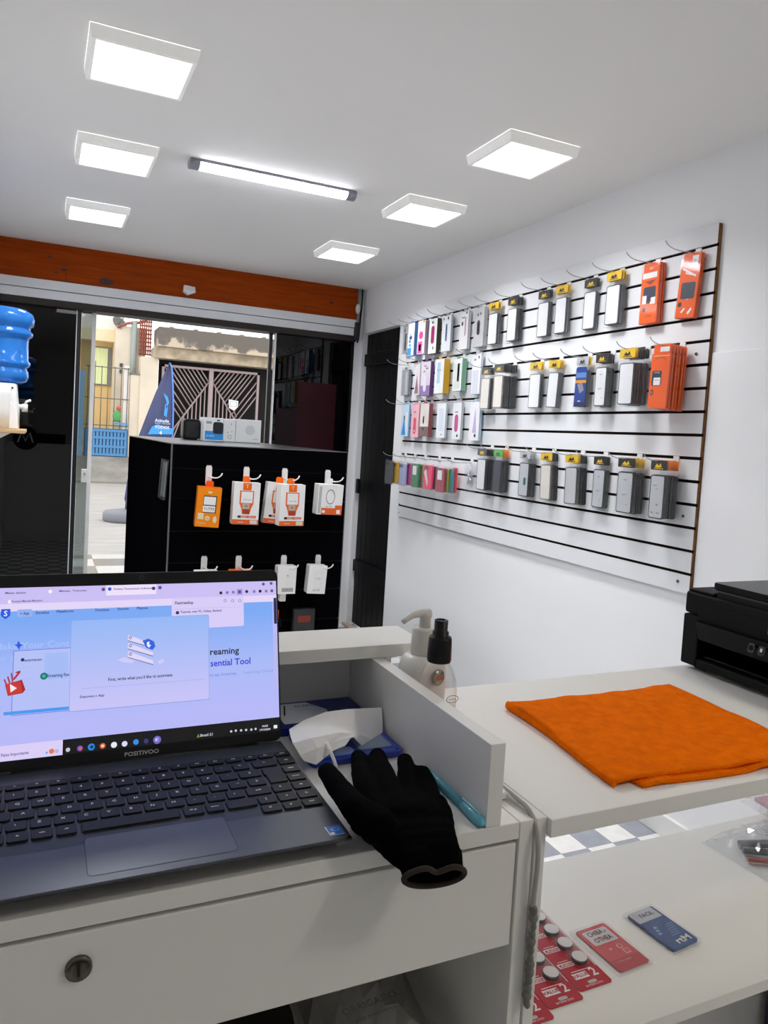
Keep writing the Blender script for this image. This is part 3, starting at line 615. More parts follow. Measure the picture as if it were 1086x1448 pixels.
b = B(); b.box(CX0+.002, CX1-.002, CY0+.02, CY1, CZ-.004, CZ, mat('black_gloss_top','#0c0d10',.3, var=.05)); b.obj('top', cab)
b = B(); b.box(CX0+.02, CX1-.02, CY0+.03, CY1-.02, 0, .031, blk_groove); b.obj('plinth', cab)
def cab_hook(x, z, label):
    t = thing('charger_hook', label, 'hook', (x, CY0, z), group='white hooks on the black cabinet')
    b = B(); b.box(-.013,.013,-.005,-.0006,-.045,.030, white_p)
    for s in (-.010, -.003, .004): b.box(s, s+.006, -.0045, .003, .028, .036, white_p)
    b.obj('bracket', t, bevel=.001, seg=1)
    b = B(); b.tube([(0,-.004,-.012),(.003,-.04,-.012),(.008,-.080,-.012),(.020,-.098,-.009),(.030,-.106,.000),(.034,-.109,.010)], .0028, white_p, 7); b.obj('arm', t)
    return t
for x, z, l in ((.654,1.250,'white hook of the amber box, upper left on the black cabinet'),(.816,1.250,'white hook of the single white and orange box, upper row'),(.988,1.250,'white hook of the two white and orange boxes, upper row'),(1.191,1.250,'white hook of the white cable pack, upper right'),
                (.651,.862,'white hook in the lower row, leftmost above the laptop screen'),(.80,.862,'white hook in the lower row holding an orange edged box'),(1.004,.862,'white hook in the lower row holding the white box with a plug'),(1.166,.862,'white hook in the lower row, rightmost')):
    cab_hook(x, z, l)
PO = mat('print_orange', '#e4611c', .35); PB = mat('print_brick', '#a83a22', .4); PBe = mat('print_beige', '#bfae9c', .45)
def box_on(name, label, cat, x, z, w, h, d, front, side, rot=(0,0,0), y=CY0-.05, tab=None):
    """carton hanging on a cabinet hook; returns root, builder of the front print and its frame"""
    t = thing(name, label, cat, (x, y, z), rot)
    b = B(); b.box(-w/2, w/2, -d/2, d/2, -h, 0, side); F = Fr((0, -d/2, 0), (1,0,0), (0,0,1)); b.rect(F, -w/2+.0005, -h+.0005, w/2-.0005, -.0005, front, .0003)
    if tab:
        bt = B(); bt.slab(Fr((0,0,0),(1,0,0),(0,0,1)), -.016, -.002, .016, .026, .008, -.001, .001, tab); bt.obj('hang_tab', t)
    return t, b, F
# amber box
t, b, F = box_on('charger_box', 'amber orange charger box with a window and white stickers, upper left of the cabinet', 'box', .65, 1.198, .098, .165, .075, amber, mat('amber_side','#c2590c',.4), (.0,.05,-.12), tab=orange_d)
b.rect(F, -.022, -.105, .032, -.034, ink, .0006); b.rect(F, -.020, -.072, .028, -.038, pwhite, .0009); b.rect(F, -.022, -.102, .028, -.076, pwhite, .0009); b.text(F, 'YUTPE', .003, -.089, .011, ink, .0012)
b.rect(F, -.040, -.134, -.016, -.108, mat('print_cream','#e6d3b0',.4), .0006); b.disc(F, 0, -.128, .010, _M['print_cream'], .0006); b.text(F, 'ok', 0, -.128, .007, ink, .001); b.disc(F, .030, -.132, .008, _M['print_cream'], .0006, 14, .015); b.text(F, 'Yuono', -.024, -.148, .010, _M['print_cream'], .0006); b.rect(F, -.006, -.024, .010, -.016, _M['print_cream'], .0006)
b.obj('carton', t, bevel=.0015, seg=1)
def charger_box(x, label, y=CY0-.05, rot=(0,0,0), full=True):
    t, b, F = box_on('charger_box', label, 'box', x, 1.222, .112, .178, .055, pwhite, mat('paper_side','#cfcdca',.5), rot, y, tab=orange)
    b.rect(F, -.018, -.032, .018, -.001, orange, .0006); b.text(F, 'T', 0, -.016, .016, pwhite, .0009)
    b.pts(F, [(-.030,-.034),(.030,-.034),(.030,-.088),(.020,-.112),(.016,-.134),(-.016,-.134),(-.020,-.112),(-.030,-.088)], PO, .0006)
    b.rect(F, -.024, -.086, .025, -.038, pwhite, .0009); b.rect(F, -.016, -.112, .014, -.088, PBe, .0009); b.rect(F, -.014, -.133, .015, -.113, PB, .0009); b.text(F, 'lb', 0, -.099, .012, ink, .0012)
    b.text(F, '20W USB', .002, -.072, .006, pgrey, .0012)
    b.rect(F, -.034, -.150, .044, -.140, PO, .0006); b.rect(F, -.034, -.150, -.022, -.140, ink, .0009); b.rect(F, -.020, -.148, .004, -.142, PBe, .0009); b.text(F, 'Bouous', .026, -.145, .006, pwhite, .0009)
    b.rect(F, -.0555, -.1775, .0555, -.157, PO, .0006); b.rect(F, .02, -.175, .05, -.159, mat('print_pale','#d9d2c8',.5), .0009); b.text(F, 'Inova', -.02, -.168, .008, pwhite, .0009)
    b.obj('carton', t, bevel=.0015, seg=1); return t
charger_box(.806, 'white and orange charger box hanging alone right of the amber box', rot=(0,.02,-.05))
charger_box(.993, 'white and orange charger box in front of its twin, third from left', y=CY0-.088, rot=(0,0,.03))
charger_box(.958, 'white and orange charger box tilted behind its twin, third from left', y=CY0-.0285, rot=(0,.09,-.06))
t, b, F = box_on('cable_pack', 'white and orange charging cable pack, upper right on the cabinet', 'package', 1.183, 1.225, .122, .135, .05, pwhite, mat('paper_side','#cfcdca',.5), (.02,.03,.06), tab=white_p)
b.rect(F, -.04, -.1345, .0605, -.105, PO, .0006); b.rect(F, .026, -.106, .0605, -.092, PO, .0006); b.rect(F, -.056, -.13, -.043, -.01, mat('print_silver','#b4b6b9',.4), .0006)
ring = [(.0+.022*math.cos(a), -.055+.034*math.sin(a)) for a in (2*PI*i/22 for i in range(23))]
for q0, q1 in zip(ring, ring[1:]): b.pts(F, [q0, q1, (q1[0]*.86, -.055+(q1[1]+.055)*.86), (q0[0]*.86, -.055+(q0[1]+.055)*.86)], pgrey, .0007)
b.text(F, 'cabo usb-c', -.004, -.098, .006, ink, .0009); b.rect(F, -.036, -.127, -.022, -.116, pwhite, .0009); b.rect(F, .034, -.13, .052, -.112, pwhite, .0009)
b.obj('carton', t, bevel=.0015, seg=1)
for x, m, l in ((.651, pwhite, 'white box whose top peeks over the laptop lid, lower left'), (.798, orange, 'orange topped box peeking over the laptop lid, lower row')):
    t, b, F = box_on('charger_box', l, 'box', x, .845, .095, .125, .05, pwhite, m); b.obj('carton', t, bevel=.0015, seg=1)
t, b, F = box_on('charger_box', 'white box with a barcode and hanging plug, right of the laptop lid', 'box', 1.0, .862, .088, .125, .045, pwhite, mat('paper_side','#cfcdca',.5), (0,.02,.08))
for i in range(9): b.rect(F, -.020+i*.006, -.115, -.017+i*.006, -.098, ink, .0006)
b.text(F, 'PL', .004, -.045, .01, pgrey, .0006); b.obj('carton', t, bevel=.006)
b = B(); b.box(-.022, .006, -.012, .012, -.16, -.124, white_p); b.obj('plug', t, bevel=.003)
t, b, F = box_on('charger_box', 'white box with a rounded outline print, lower right on the cabinet', 'box', 1.145, .862, .085, .128, .05, pwhite, mat('paper_side','#cfcdca',.5), (0,.06,.0))
b.rrect(F, -.014, -.105, .022, -.03, .012, mat('print_pale2','#dcdcda',.4), .0006); b.rrect(F, -.012, -.103, .020, -.032, .011, pwhite, .0009); b.text(F, '2L 0 W', .0, -.112, .008, ink, .001); b.text(F, 'CDS', .004, -.06, .008, pgrey, .0012); b.obj('carton', t, bevel=.006)
for x, col, l in ((.90, orange_d, 'orange package low on the cabinet behind the ledge'), (1.07, mat('dark_pack','#26262b',.3), 'dark package low on the cabinet behind the ledge')):
    t, b, F = box_on('small_package', l, 'package', x+.03, .66, .10, .10, .03, col, col, y=CY0-.03); b.rect(F, -.03, -.06, .03, -.03, mat('print_maroon','#7c2a18',.4), .0006); b.obj('carton', t, bevel=.002)
# clear blister on the cabinet side
t = thing('blister_pack', 'clear crinkled blister pack hanging on the left side of the black cabinet', 'package', (CX0-.006, 3.30, 1.30), (0,.05,0))
F = Fr((0,0,0), (0,-1,0), (0,0,1)); b = B(); b.slab(F, -.075, -.17, .075, -.0, .004, -.0, .010, film_s); b.obj('blister', t)
b = B(); b.rect(F, -.06, -.16, .06, -.01, mat('grey_insert','#74777a',.4, var=.3, scale=30), .003); b.rect(F, -.02, -.12, -.005, -.03, mat('green_insert','#4d7d5c',.4), .004); b.rect(F, .01, -.05, .03, -.02, PBe, .004); b.obj('insert_card', t, fix=False)
# boxes on the cabinet
ytop = 4.46
def top_box(x0, x1, h, label, col, y=ytop, d=.14):
    t = thing('product_box', label, 'box', ((x0+x1)/2, y, CZ)); w = x1-x0
    b = B(); b.box(-w/2, w/2, -.0, d, .0005, h, mat('box_'+col.strip('#'), col, .4, var=.02)); return t, b, Fr((0,0,0),(1,0,0),(0,0,1)), w
t, b, F, w = top_box(.872, .985, .137, 'white box with a blue base and a black device picture, on the black cabinet', '#d5d8db')
b.rect(F, -.05, .006, .0565, .058, mat('print_blue2','#2c84c8',.4), .0006); b.rrect(F, -.004, .042, .0565, .112, .014, mat('device_black','#22252c',.3), .0009); b.rect(F, .018, .118, .036, .126, ink, .0009); b.text(F, 'JP CAFT', -.018, .028, .010, pwhite, .001); b.rect(F, -.045, .10, -.012, .115, pgrey, .0007); b.rect(F, -.045, .07, -.02, .09, mat('print_pale','#d9d2c8',.5), .0007)
b.obj('carton', t, bevel=.002)
t, b, F, w = top_box(.987, 1.058, .135, 'narrow pale grey box with small symbols between two larger boxes', '#c9cccd')
for u, v in ((.01,.105),(.015,.06),(-.01,.055)): b.disc(F, u, v, .004, pgrey)
b.frame(F, -.008, .018, .014, .04, .003, pgrey); b.obj('carton', t, bevel=.002)
t, b, F, w = top_box(1.060, 1.215, .138, 'plain pale grey square box at the right on the black cabinet', '#c7cacb')
b.disc(F, .01, .075, .03, mat('print_faint','#b2b5b7',.5)); b.rect(F, .03, .02, .06, .023, pgrey); b.obj('carton', t, bevel=.002)
t = thing('speaker', 'small black rounded device left of the white boxes on the black cabinet', 'speaker', (.82, 4.55, CZ))
b = B(); b.loft([[(u*s, .0+yy, .062+(v-.062)*s) for u, v in rr(-.05, .0005, .05, .122, .02, 5)] for yy, s in ((0,.93),(.012,1),(.10,1),(.11,.93))], blk_p); b.obj('body', t)
b = B(); F = Fr((0,-.0005,0),(1,0,0),(0,0,1)); b.rrect(F, -.036,.015,.036,.108,.012,mat('speaker_cloth','#1c1d20',.9,var=.2,scale=300)); b.obj('grille', t)

# ------------------------------------------------------------------ water dispenser on a wall shelf
sh = thing('wall_shelf', 'narrow pale wooden shelf on the left wall under the water dispenser', 'shelf')
b = B(); b.box(XL+.001, -.062, 3.68, 4.12, 1.371, 1.387, mat('pale_wood','#c9a877',.5,var=.15,scale=6,stretch=(1,.2,8))); b.obj('board', sh, bevel=.002)
b = B()
for y in (3.74, 4.06): b.prism([(XL+.001,y-.01,1.370),(-.12,y-.01,1.370),(XL+.001,y-.01,1.23)], (0,.02,0), white_p)
b.obj('bracket', sh)
t = thing('water_dispenser', 'white tabletop water dispenser with a tap on the wall shelf', 'water dispenser', (-.205, 3.9, 1.387))
b = B(); ring = lambda hx, hy, z, r: [(u, v, z) for u, v in rr(-hx, -hy, hx, hy, r, 4)]
b.loft([ring(.112,.13,0.001,.03), ring(.112,.13,.09,.03), ring(.104,.13,.15,.03), ring(.10,.13,.205,.04)], white_p); b.obj('housing', t)
b = B(); b.prism([(.075,-.132,.002),(.112,-.132,.002),(.110,-.132,.06),(.098,-.132,.105),(.075,-.132,.13)], (0,.264,0), pwhite); b.obj('side_moulding', t, bevel=.004)
b = B(); b.tube([(.10,0,.105),(.135,0,.105)], .011, white_p, 10); b.loft([[(.135+.013*math.cos(a), .013*math.sin(a), z) for a in (2*PI*i/12 for i in range(12))] for z in (.082,.118)], white_p); b.tube([(.137,0,.118),(.142,0,.130),(.160,0,.138)], .006, pwhite, 8); b.obj('tap', t)
b = B(); b.disc(Fr((.085,-.1305,.185),(1,0,0),(0,0,1)), 0, 0, .005, blk_p); b.obj('indicator', t)
# inverted 20 litre bottle
bl = bpy.data.materials.new('blue_bottle'); bl.use_nodes = True; q = bl.node_tree.nodes['Principled BSDF']
q.inputs['Base Color'].default_value = lin('#2f84e2'); q.inputs['Roughness'].default_value = .12; q.inputs['Transmission Weight'].default_value = .25; q.inputs['IOR'].default_value = 1.25; q.inputs['Coat Weight'].default_value = .3
_n = bl.node_tree.nodes.new('ShaderNodeTexNoise'); _n.inputs['Scale'].default_value = 6; _r = bl.node_tree.nodes.new('ShaderNodeValToRGB'); _r.color_ramp.elements[0].color = lin('#2374d2'); _r.color_ramp.elements[1].color = lin('#3c92ec')
bl.node_tree.links.new(_n.outputs['Fac'], _r.inputs['Fac']); bl.node_tree.links.new(_r.outputs['Color'], q.inputs['Base Color'])
t = thing('water_bottle', 'large blue ribbed water bottle upside down on the white dispenser', 'bottle', (-.178, 3.9, 1.592))
b = B(); prof = [(.03,-.012),(.034,0),(.085,.002),(.112,.014),(.122,.035),(.120,.058),(.113,.070),(.113,.078),(.126,.088),(.128,.10),(.118,.112),(.117,.20),(.119,.212),(.134,.224),(.135,.238),(.124,.248),(.123,.262),(.137,.272),(.140,.30),(.132,.325),(.105,.342),(.03,.346)]
b.lathe(prof, bl, n=36); b.obj('bottle', t, smooth=True)

# ------------------------------------------------------------------ outside: pavement, street and the house opposite
OY = 20.0
out_tile = tile_mat('porch_tile', .42, .54, 8.0, '#d9d7d2', '#8d8b88', .2)
struct(B().box(-3, 6, FY+.1, 8.7, -.10, -.004, out_tile).obj('ground_porch'))
asph = mat('pale_street', '#a9a59f', .85, var=.14, scale=3, stretch=(.5,2,1), bump=.3, bscale=18)
struct(B().box(-14, 20, 8.7, 19.0, -.12, -.006, asph).obj('ground_street'))
concrete = mat('pavement_grey', '#8c887f', .9, var=.25, scale=2.5, bump=.3, bscale=15)
struct(B().prism([(-14,19.0,-.1),(-14,19.0,.05),(-14,19.9,.60),(-14,26,.62),(-14,26,-.1)], (34,0,0), concrete).obj('ground_sidewalk'))
def O(px, py): return P(px, py, 1, OY)
plast_y = mat('yellow_render', '#e8c68a', .85, var=.06, scale=2, bump=.1)
plast_c = mat('cream_render', '#dccfba', .9, var=.08, scale=1.6, bump=.15)
grime = mat('grimy_render', '#8b8378', .95, var=.35, scale=3, bump=.3)
ledge_m = mat('weathered_render', '#b7a78f', .95, var=.3, scale=4, bump=.3)
house = thing('yellow_house', 'yellow rendered house across the street behind bars', 'house', (0, OY+.6, .6))
def hb(name, x0, x1, y0, y1, z0, z1, m, bev=0.):
    b = B(); b.box(x0, x1, y0-OY-.6, y1-OY-.6, z0-.6, z1-.6, m); return b.obj(name, house, bevel=bev)
hb('wall', -3.0, 2.0, OY+1.4, OY+4, .62, 3.9, plast_y); hb('eaves', -3.0, 2.02, OY+.9, OY+4, 3.55, 3.86, mat('cream_eaves','#eed9b2',.85), .01); hb('parapet', -3.0, 1.9, OY+1.0, OY+4, 3.86, 4.6, mat('white_parapet','#e9e2da',.85))
wf = hb('window', 1.22, 1.66, OY+1.36, OY+1.42, 2.42, 3.45, mat('window_grey','#8a8c88',.5)); b = B(); b.box(1.24, 1.56, .71, .755, 1.86, 2.80, mat('pale_green_blind','#e6efb4',.8,var=.1,scale=6,stretch=(8,1,.3))); b.obj('blind', wf)
# low blue gate with bars
gate = thing('blue_gate', 'blue slatted street gate with tall thin bars above it', 'gate', (1.45, OY-.05, .6))
blue_g = mat('blue_gate_paint','#4f88b8',.5,var=.08); b = B()
for i in range(12): b.box(-.44+i*.083, -.385+i*.083, 0, .03, .02, .68, blue_g)
for z in (.02, .22, .44, .62): b.box(-.44, .53, -.01, .035, z, z+.06, blue_g)
b.obj('slats', gate)
b = B(); b.box(-.47,.56,.04,.05,.0,.70,mat('gate_back_blue','#3a6a94',.6)); b.obj('backing', gate)
thin = mat('bar_grey','#6b675f',.6)
for i in range(7):
    b = B(); b.tube([(-.42+i*.155,.02,.70),(-.42+i*.155,.02,2.25 if i not in (1,) else 2.35)], .011, thin, 6); b.obj('bar', gate)
b = B()
for z in (.78, 1.45, 2.22): b.tube([(-.48,.02,z),(.55,.02,z)], .012, thin, 6)
b.obj('rail', gate)
b = B(); b.box(.42,.54,.06,.12,0,2.3,mat('post_white','#e5e1db',.7)); b.obj('post', gate)
b = B(); b.box(-.66,-.50,-.02,.06,0,2.1,mat('post_blue','#8fb6dd',.6)); b.obj('side_post', gate)
t = thing('parrot_ornament', 'small green red and blue bird ornament hung on the bars', 'ornament', (1.72, OY-.12, 1.62))
b = B(); b.ball((0,0,0),(.10,.05,.16),mat('ornament_green','#4f9d58',.6),6); b.obj('body', t)
b = B(); b.ball((.04,-.01,.20),(.06,.05,.06),mat('ornament_red','#c8553a',.6),6); b.obj('head', t)
b = B(); b.box(-.05,.28,-.03,.03,-.20,-.16,mat('ornament_blue','#3d8fd6',.6)); b.obj('perch', t)
# pillars
pil = thing('gate_pillar', 'broad cream rendered pillar with a grimy cap across the street', 'pillar', (2.0, OY, .6))
a, c = O(185, 527), O(219, 527)
b = B(); b.box(a.x-2.0, c.x-2.0+.02, 0, .5, 0, a.z-.6-.04, plast_c); b.obj('shaft', pil, bevel=.01)
b = B(); b.box(a.x-2.0-.03, c.x-2.0+.05, -.03, .53, a.z-.64, a.z-.6+.01, grime); b.obj('cap', pil, bevel=.01)
tw = thing('boundary_wall', 'tall cream house wall with a drainpipe across the street', 'wall', (2.0, OY+.55, .6))
b = B(); b.box(-.32, .42, 0, .8, 0, 3.35, plast_c); b.obj('wall', tw, bevel=.01)
b = B(); b.tube([(.12,-.05,1.3),(.12,-.05,3.5)], .075, mat('pipe_grey','#9aa39d',.6), 10); b.obj('drainpipe', tw)
b = B(); b.tube([(-.28,-.03,3.30),(-.05,-.08,3.42),(.30,-.06,3.48),(.42,-.04,3.55)], .035, mat('rust_pipe','#9a5c42',.8,var=.3), 8); b.obj('branch_pipe', tw)
for z in (2.30, 2.14):
    b = B(); b.box(-.20,-.13,-.04,0,z,z+.09,mat('meter_dark','#4a4642',.6)); b.obj('bell_box', tw)
lat = thing('brick_lattice', 'narrow red brick lattice panel left of the concrete canopy', 'lattice', (2.35, OY+.40, 3.25))
br = mat('red_brick','#b06a58',.85,var=.2,scale=8); b = B()
for i in range(6): b.box(-.10+i*.052, -.075+i*.052, 0, .1, 0, 1.1, br)
for i in range(11): b.box(-.11, .20, 0, .1, i*.105, i*.105+.03, br)
b.obj('lattice', lat)
# canopy above the garage gate
can = thing('concrete_canopy', 'weathered concrete canopy with peeling paint above the garage gate', 'canopy', (0, OY, 0))
peel = bpy.data.materials.new('peeling_paint'); peel.use_nodes = True; nt = peel.node_tree; q = nt.nodes['Principled BSDF']; q.inputs['Roughness'].default_value = .95
tcn = nt.nodes.new('ShaderNodeTexCoord'); nz = nt.nodes.new('ShaderNodeTexNoise'); nz.inputs['Scale'].default_value = 2.2; nz.inputs['Detail'].default_value = 8; nz.inputs['Roughness'].default_value = .65
sp = nt.nodes.new('ShaderNodeSeparateXYZ'); mr = nt.nodes.new('ShaderNodeMapRange'); mr.inputs['From Min'].default_value = 3.40; mr.inputs['From Max'].default_value = 3.84; mr.inputs['To Min'].default_value = .17; mr.inputs['To Max'].default_value = -.17
ad = nt.nodes.new('ShaderNodeMath'); ad.operation = 'ADD'; rp = nt.nodes.new('ShaderNodeValToRGB')
e = rp.color_ramp.elements; e[0].position = .50; e[0].color = lin('#6e675f'); e[1].position = .62; e[1].color = lin('#c6b69f'); x_ = rp.color_ramp.elements.new(.56); x_.color = lin('#857b6f')
nt.links.new(tcn.outputs['Object'], nz.inputs['Vector']); nt.links.new(tcn.outputs['Object'], sp.inputs[0]); nt.links.new(sp.outputs['Z'], mr.inputs['Value']); nt.links.new(nz.outputs['Fac'], ad.inputs[0]); nt.links.new(mr.outputs[0], ad.inputs[1]); nt.links.new(ad.outputs[0], rp.inputs['Fac']); nt.links.new(rp.outputs['Color'], q.inputs['Base Color'])
l0, l1 = O(222, 464), O(222, 490)
b = B(); b.box(l0.x, 8.0, -.4, .5, 3.44, 3.92, peel); b.obj('fascia', can, bevel=.01)
b = B(); b.box(l0.x-.06, 8.0, -.2, .5, 3.16, 3.44, ledge_m); b.obj('lintel', can, bevel=.01)
for x in (2.9, 3.5, 4.1, 4.7, 5.3):
    b = B(); b.box(x, x+.09, -.3, .0, 3.92, 3.96, grime); b.obj('coping_lug', can)
b = B(); b.box(2.25, 2.68, -.05, .35, .6, 3.17, plast_c); b.obj('jamb', can)
back = mat('interior_shade','#0d0c0d',.9)
garage = thing('garage_gate', 'mauve iron garage gate with slanting bars and dark inside', 'gate', (4.05, OY+.05, .6))
gm = mat('mauve_iron','#a3908f',.55,var=.05)
gx0, gx1, gz1 = -1.26, 1.30, 2.43
b = B(); b.box(gx0-.05, gx1+1.5, .25, .30, .0, 2.60, back); b.obj('dark_backing', garage)  # near-black board stands in for the shade inside the garage
b = B(); b.box(gx0,gx1,0,.06,gz1-.06,gz1,gm); b.box(gx0,gx1,0,.06,.02,.08,gm); b.box(gx0,gx0+.06,0,.06,.02,gz1,gm); b.box(gx1-.06,gx1,0,.06,.02,gz1,gm); b.box(-.055,.055,-.02,.07,.02,gz1,gm); b.obj('frame', garage)
def bar(x0, z0, x1, z1_, r=.018):
    b = B(); b.tube([(x0,.03,z0),(x1,.03,z1_)], r, gm, 5); b.obj('bar', garage)
# long diagonals from the top of the centre post to the lower outer corners
for s in (-1, 1):
    bar(s*.06, 2.05, s*1.2, .35, .024)
    for i in range(13):           # parallel bars falling towards the centre, cut at the diagonal
        x0 = s*(1.22 - .0); zt = gz1-.05 - i*.0
        xs = s*(.16+i*.115) if i < 10 else s*1.24
        z0 = gz1-.05 if i < 10 else gz1-.05-(i-9)*.20
        # bar direction: towards the centre and down at 55 degrees; diagonal line z = 2.05-(|x|-.06)*1.49
        ax = abs(xs); k = 1.42
        t_ = (z0 - (2.05-(ax-.06)*1.49))/(k+1.49) if i else .0
        t_ = max(.0, t_)
        if t_ > .02: bar(xs, z0, s*(ax-t_), z0-k*t_)
    for i in range(6):            # bars below the diagonal: upright near the post
        ax = .14+i*.105
        bar(s*ax, 2.05-(ax-.06)*1.49, s*ax, .10)
    for i in range(4):
        ax = .75+i*.13; bar(s*ax, 2.05-(ax-.06)*1.49, s*min(1.24, ax+.3), max(.1, 2.05-(ax-.06)*1.49-.5) if False else .1)
t = thing('notice_plate', 'small white plate wired on the garage gate', 'sign', (O(330,572).x, OY, O(330,572).z))
b = B(); b.prism([(-.13,0,.13),(.13,0,.10),(.12,0,-.06),(.02,0,-.16),(-.11,0,-.10)], (0,.015,0), pwhite); F = Fr((0,-.0005,0),(1,0,0),(0,0,1)); b.frame(F,-.09,-.06,.09,.08,.012,pgrey); b.obj('plate', t)
b = B(); b.tube([(.02,0,-.16),(.10,.0,-.34)], .012, mat('ribbon_red','#b98a86',.6), 6); b.obj('tie', t)
# white rooftop lace / antenna
t = thing('satellite_dish', 'grey satellite dish on the yellow house eaves', 'antenna', (O(170,462).x, OY+.8, 3.86))
b = B(); b.lathe([(.0,.0),(.09,.012),(.16,.045),(.20,.09)], mat('dish_grey','#6c6a66',.6), n=16, cap=False)
o = b.obj('dish', t, rot=(.9,.5,.2), loc=(0,-.1,.12)); m_ = o.modifiers.new('s','SOLIDIFY'); m_.thickness = .006
b = B(); b.tube([(0,0,-.03),(0,-.05,.12)], .02, thin, 6); b.tube([(0,-.1,.12),(.12,-.3,.28)], .012, thin, 6); b.obj('mount', t)
# feather flag on the pavement
fl = thing('feather_flag', 'navy feather flag with blue emblem standing on the street outside', 'flag', (1.23, 11.75, -.006))
navy = mat('flag_navy','#454b70',.6,var=.08,scale=3); cyan = mat('flag_cyan','#3f9be8',.5); 
bx, by = 1.23, 11.75
def fp(px, py): q = P(px, py, 1, by); return (q.x-bx, q.z+.006)
right = [fp(*p) for p in ((240,513),(243,520),(244.5,545),(245,580),(244,614),(238,650),(224,690),(204,712),(190,722))]
left = [fp(*p) for p in ((240,513),(232,528),(220,555),(208,585),(197,614),(188,645),(180,680),(176,705),(180,722))]
cloth = B(); n = len(right)
for side in (0,):
    V = []
    for (lx, lz), (rx, rz) in zip(left, right):
        V.append([cloth.bm.verts.new((lerp(lx,rx,k/6), .05*math.sin(k/6*PI*1.5+lz*2.)*(.2+.8*k/6*(1-k/6)*2), lerp(lz,rz,k/6))) for k in range(7)])
    for a_, c_ in zip(V, V[1:]):
        for k in range(6): cloth.face([a_[k], a_[k+1], c_[k+1], c_[k]], navy, True)
o = cloth.obj('cloth', fl); m_ = o.modifiers.new('s','SOLIDIFY'); m_.thickness = .004
b = B(); b.tube([(x_, .01, z_) for x_, z_ in right[::-1]], .014, mat('flag_pole_blue','#5f86d8',.4), 8); b.obj('pole', fl)
F = Fr((0,-.075,0),(1,0,0),(0,0,1)); b = B()
for pts in (((230,556),(236,561),(238,569),(234,579),(234.5,568)),((233,571),(236.5,576),(234.5,590),(230.5,587)),((208,614),(214,603),(222,600),(243,606),(243,614))):
    b.pts(F, [fp(*p) for p in pts], cyan, .0)
u, v = fp(228, 595); b.text(F, 'Atitude', u, v, .050, mat('flag_pale','#d6e6fa',.6), .002, True); u, v = fp(229, 598.5); b.text(F, 'ASSIST. CELULAR', u, v-.005, .022, _M['flag_pale'], .002)
u, v = fp(228, 604.5); b.text(F, 'TODOS', u, v, .045, pwhite, .003, True); u, v = fp(226, 612); b.text(F, '4', u, v, .06, pwhite, .003, True)
b.obj('printed_emblem', fl, fix=False)
b = B(); b.lathe([(.20,.0),(.34,.0),(.36,.03),(.36,.12),(.33,.15),(.20,.17),(.05,.18)], mat('flag_base_grey','#7e7f86',.6), n=28); b.lathe([(.05,.17),(.045,.30),(.03,.34)], mat('flag_base_dark','#4d4f58',.6), n=12); b.obj('base', fl, smooth=False)

# ------------------------------------------------------------------ cash desk
ZD = 1.05; DF = .624
desk = thing('cash_desk', 'white cash desk with a drawer and raised ledge under the laptop', 'desk')
DX0 = XL+.004
b = B(); b.box(DX0, .4665, DF, 1.0, ZD-.018, ZD, mdf_w); b.obj('desktop', desk, bevel=.001)
b = B(); b.box(.4675, .4845, DF, 1.018, 0.001, ZD, mdf_w); b.obj('side_panel', desk, bevel=.001)
b = B(); b.box(DX0, DX0+.018, DF, 1.0, 0.001, ZD-.019, mdf_w); b.obj('side_panel', desk, bevel=.001)
b = B(); b.box(DX0, .467, 1.0, 1.017, .001, ZD+.087, mdf_w); b.obj('back_panel', desk)
b = B(); b.box(.4245, .4425, DF, .999, ZD+.0005, ZD+.0875, mdf_w); b.obj('divider', desk, bevel=.0008)
b = B(); b.box(DX0, .507, .925, 1.020, ZD+.088, ZD+.106, mdf_w); b.obj('ledge', desk, bevel=.001)
b = B(); b.box(.449, .458, .935, 1.018, ZD+.0005, ZD+.0875, mdf_w); b.obj('ledge_support', desk)
b = B(); b.box(DX0+.018, .467, DF+.02, 1.0, .70, .716, mdf_w); b.obj('inner_shelf', desk)
dr = B(); dr.box(DX0+.020, .4645, DF+.001, DF+.018, .917, 1.0275, mdf_w); d = dr.obj('drawer', desk, bevel=.0012)
b = B(); b.box(DX0+.022, .46, DF+.019, .98, .93, 1.02, mat('drawer_box','#c9c7c0',.6)); b.obj('drawer_box', d)
lockm = mat('lock_steel','#6a655a',.35,metal=1.); b = B()
F = Fr((.041, DF+.001, .9985), (1,0,0), (0,0,1)); Fx = F
b.loft([[F.lay(r*math.cos(a), r*math.sin(a), k) for a in (2*PI*i/20 for i in range(20))] for r, k in ((.0105,0),(.0105,.003),(.0085,.0042),(.0080,.0020),(.003,.0018))], lockm)
b.rect(F, -.0012, -.005, .0012, .005, blk_p, .0046); b.obj('lock', d)
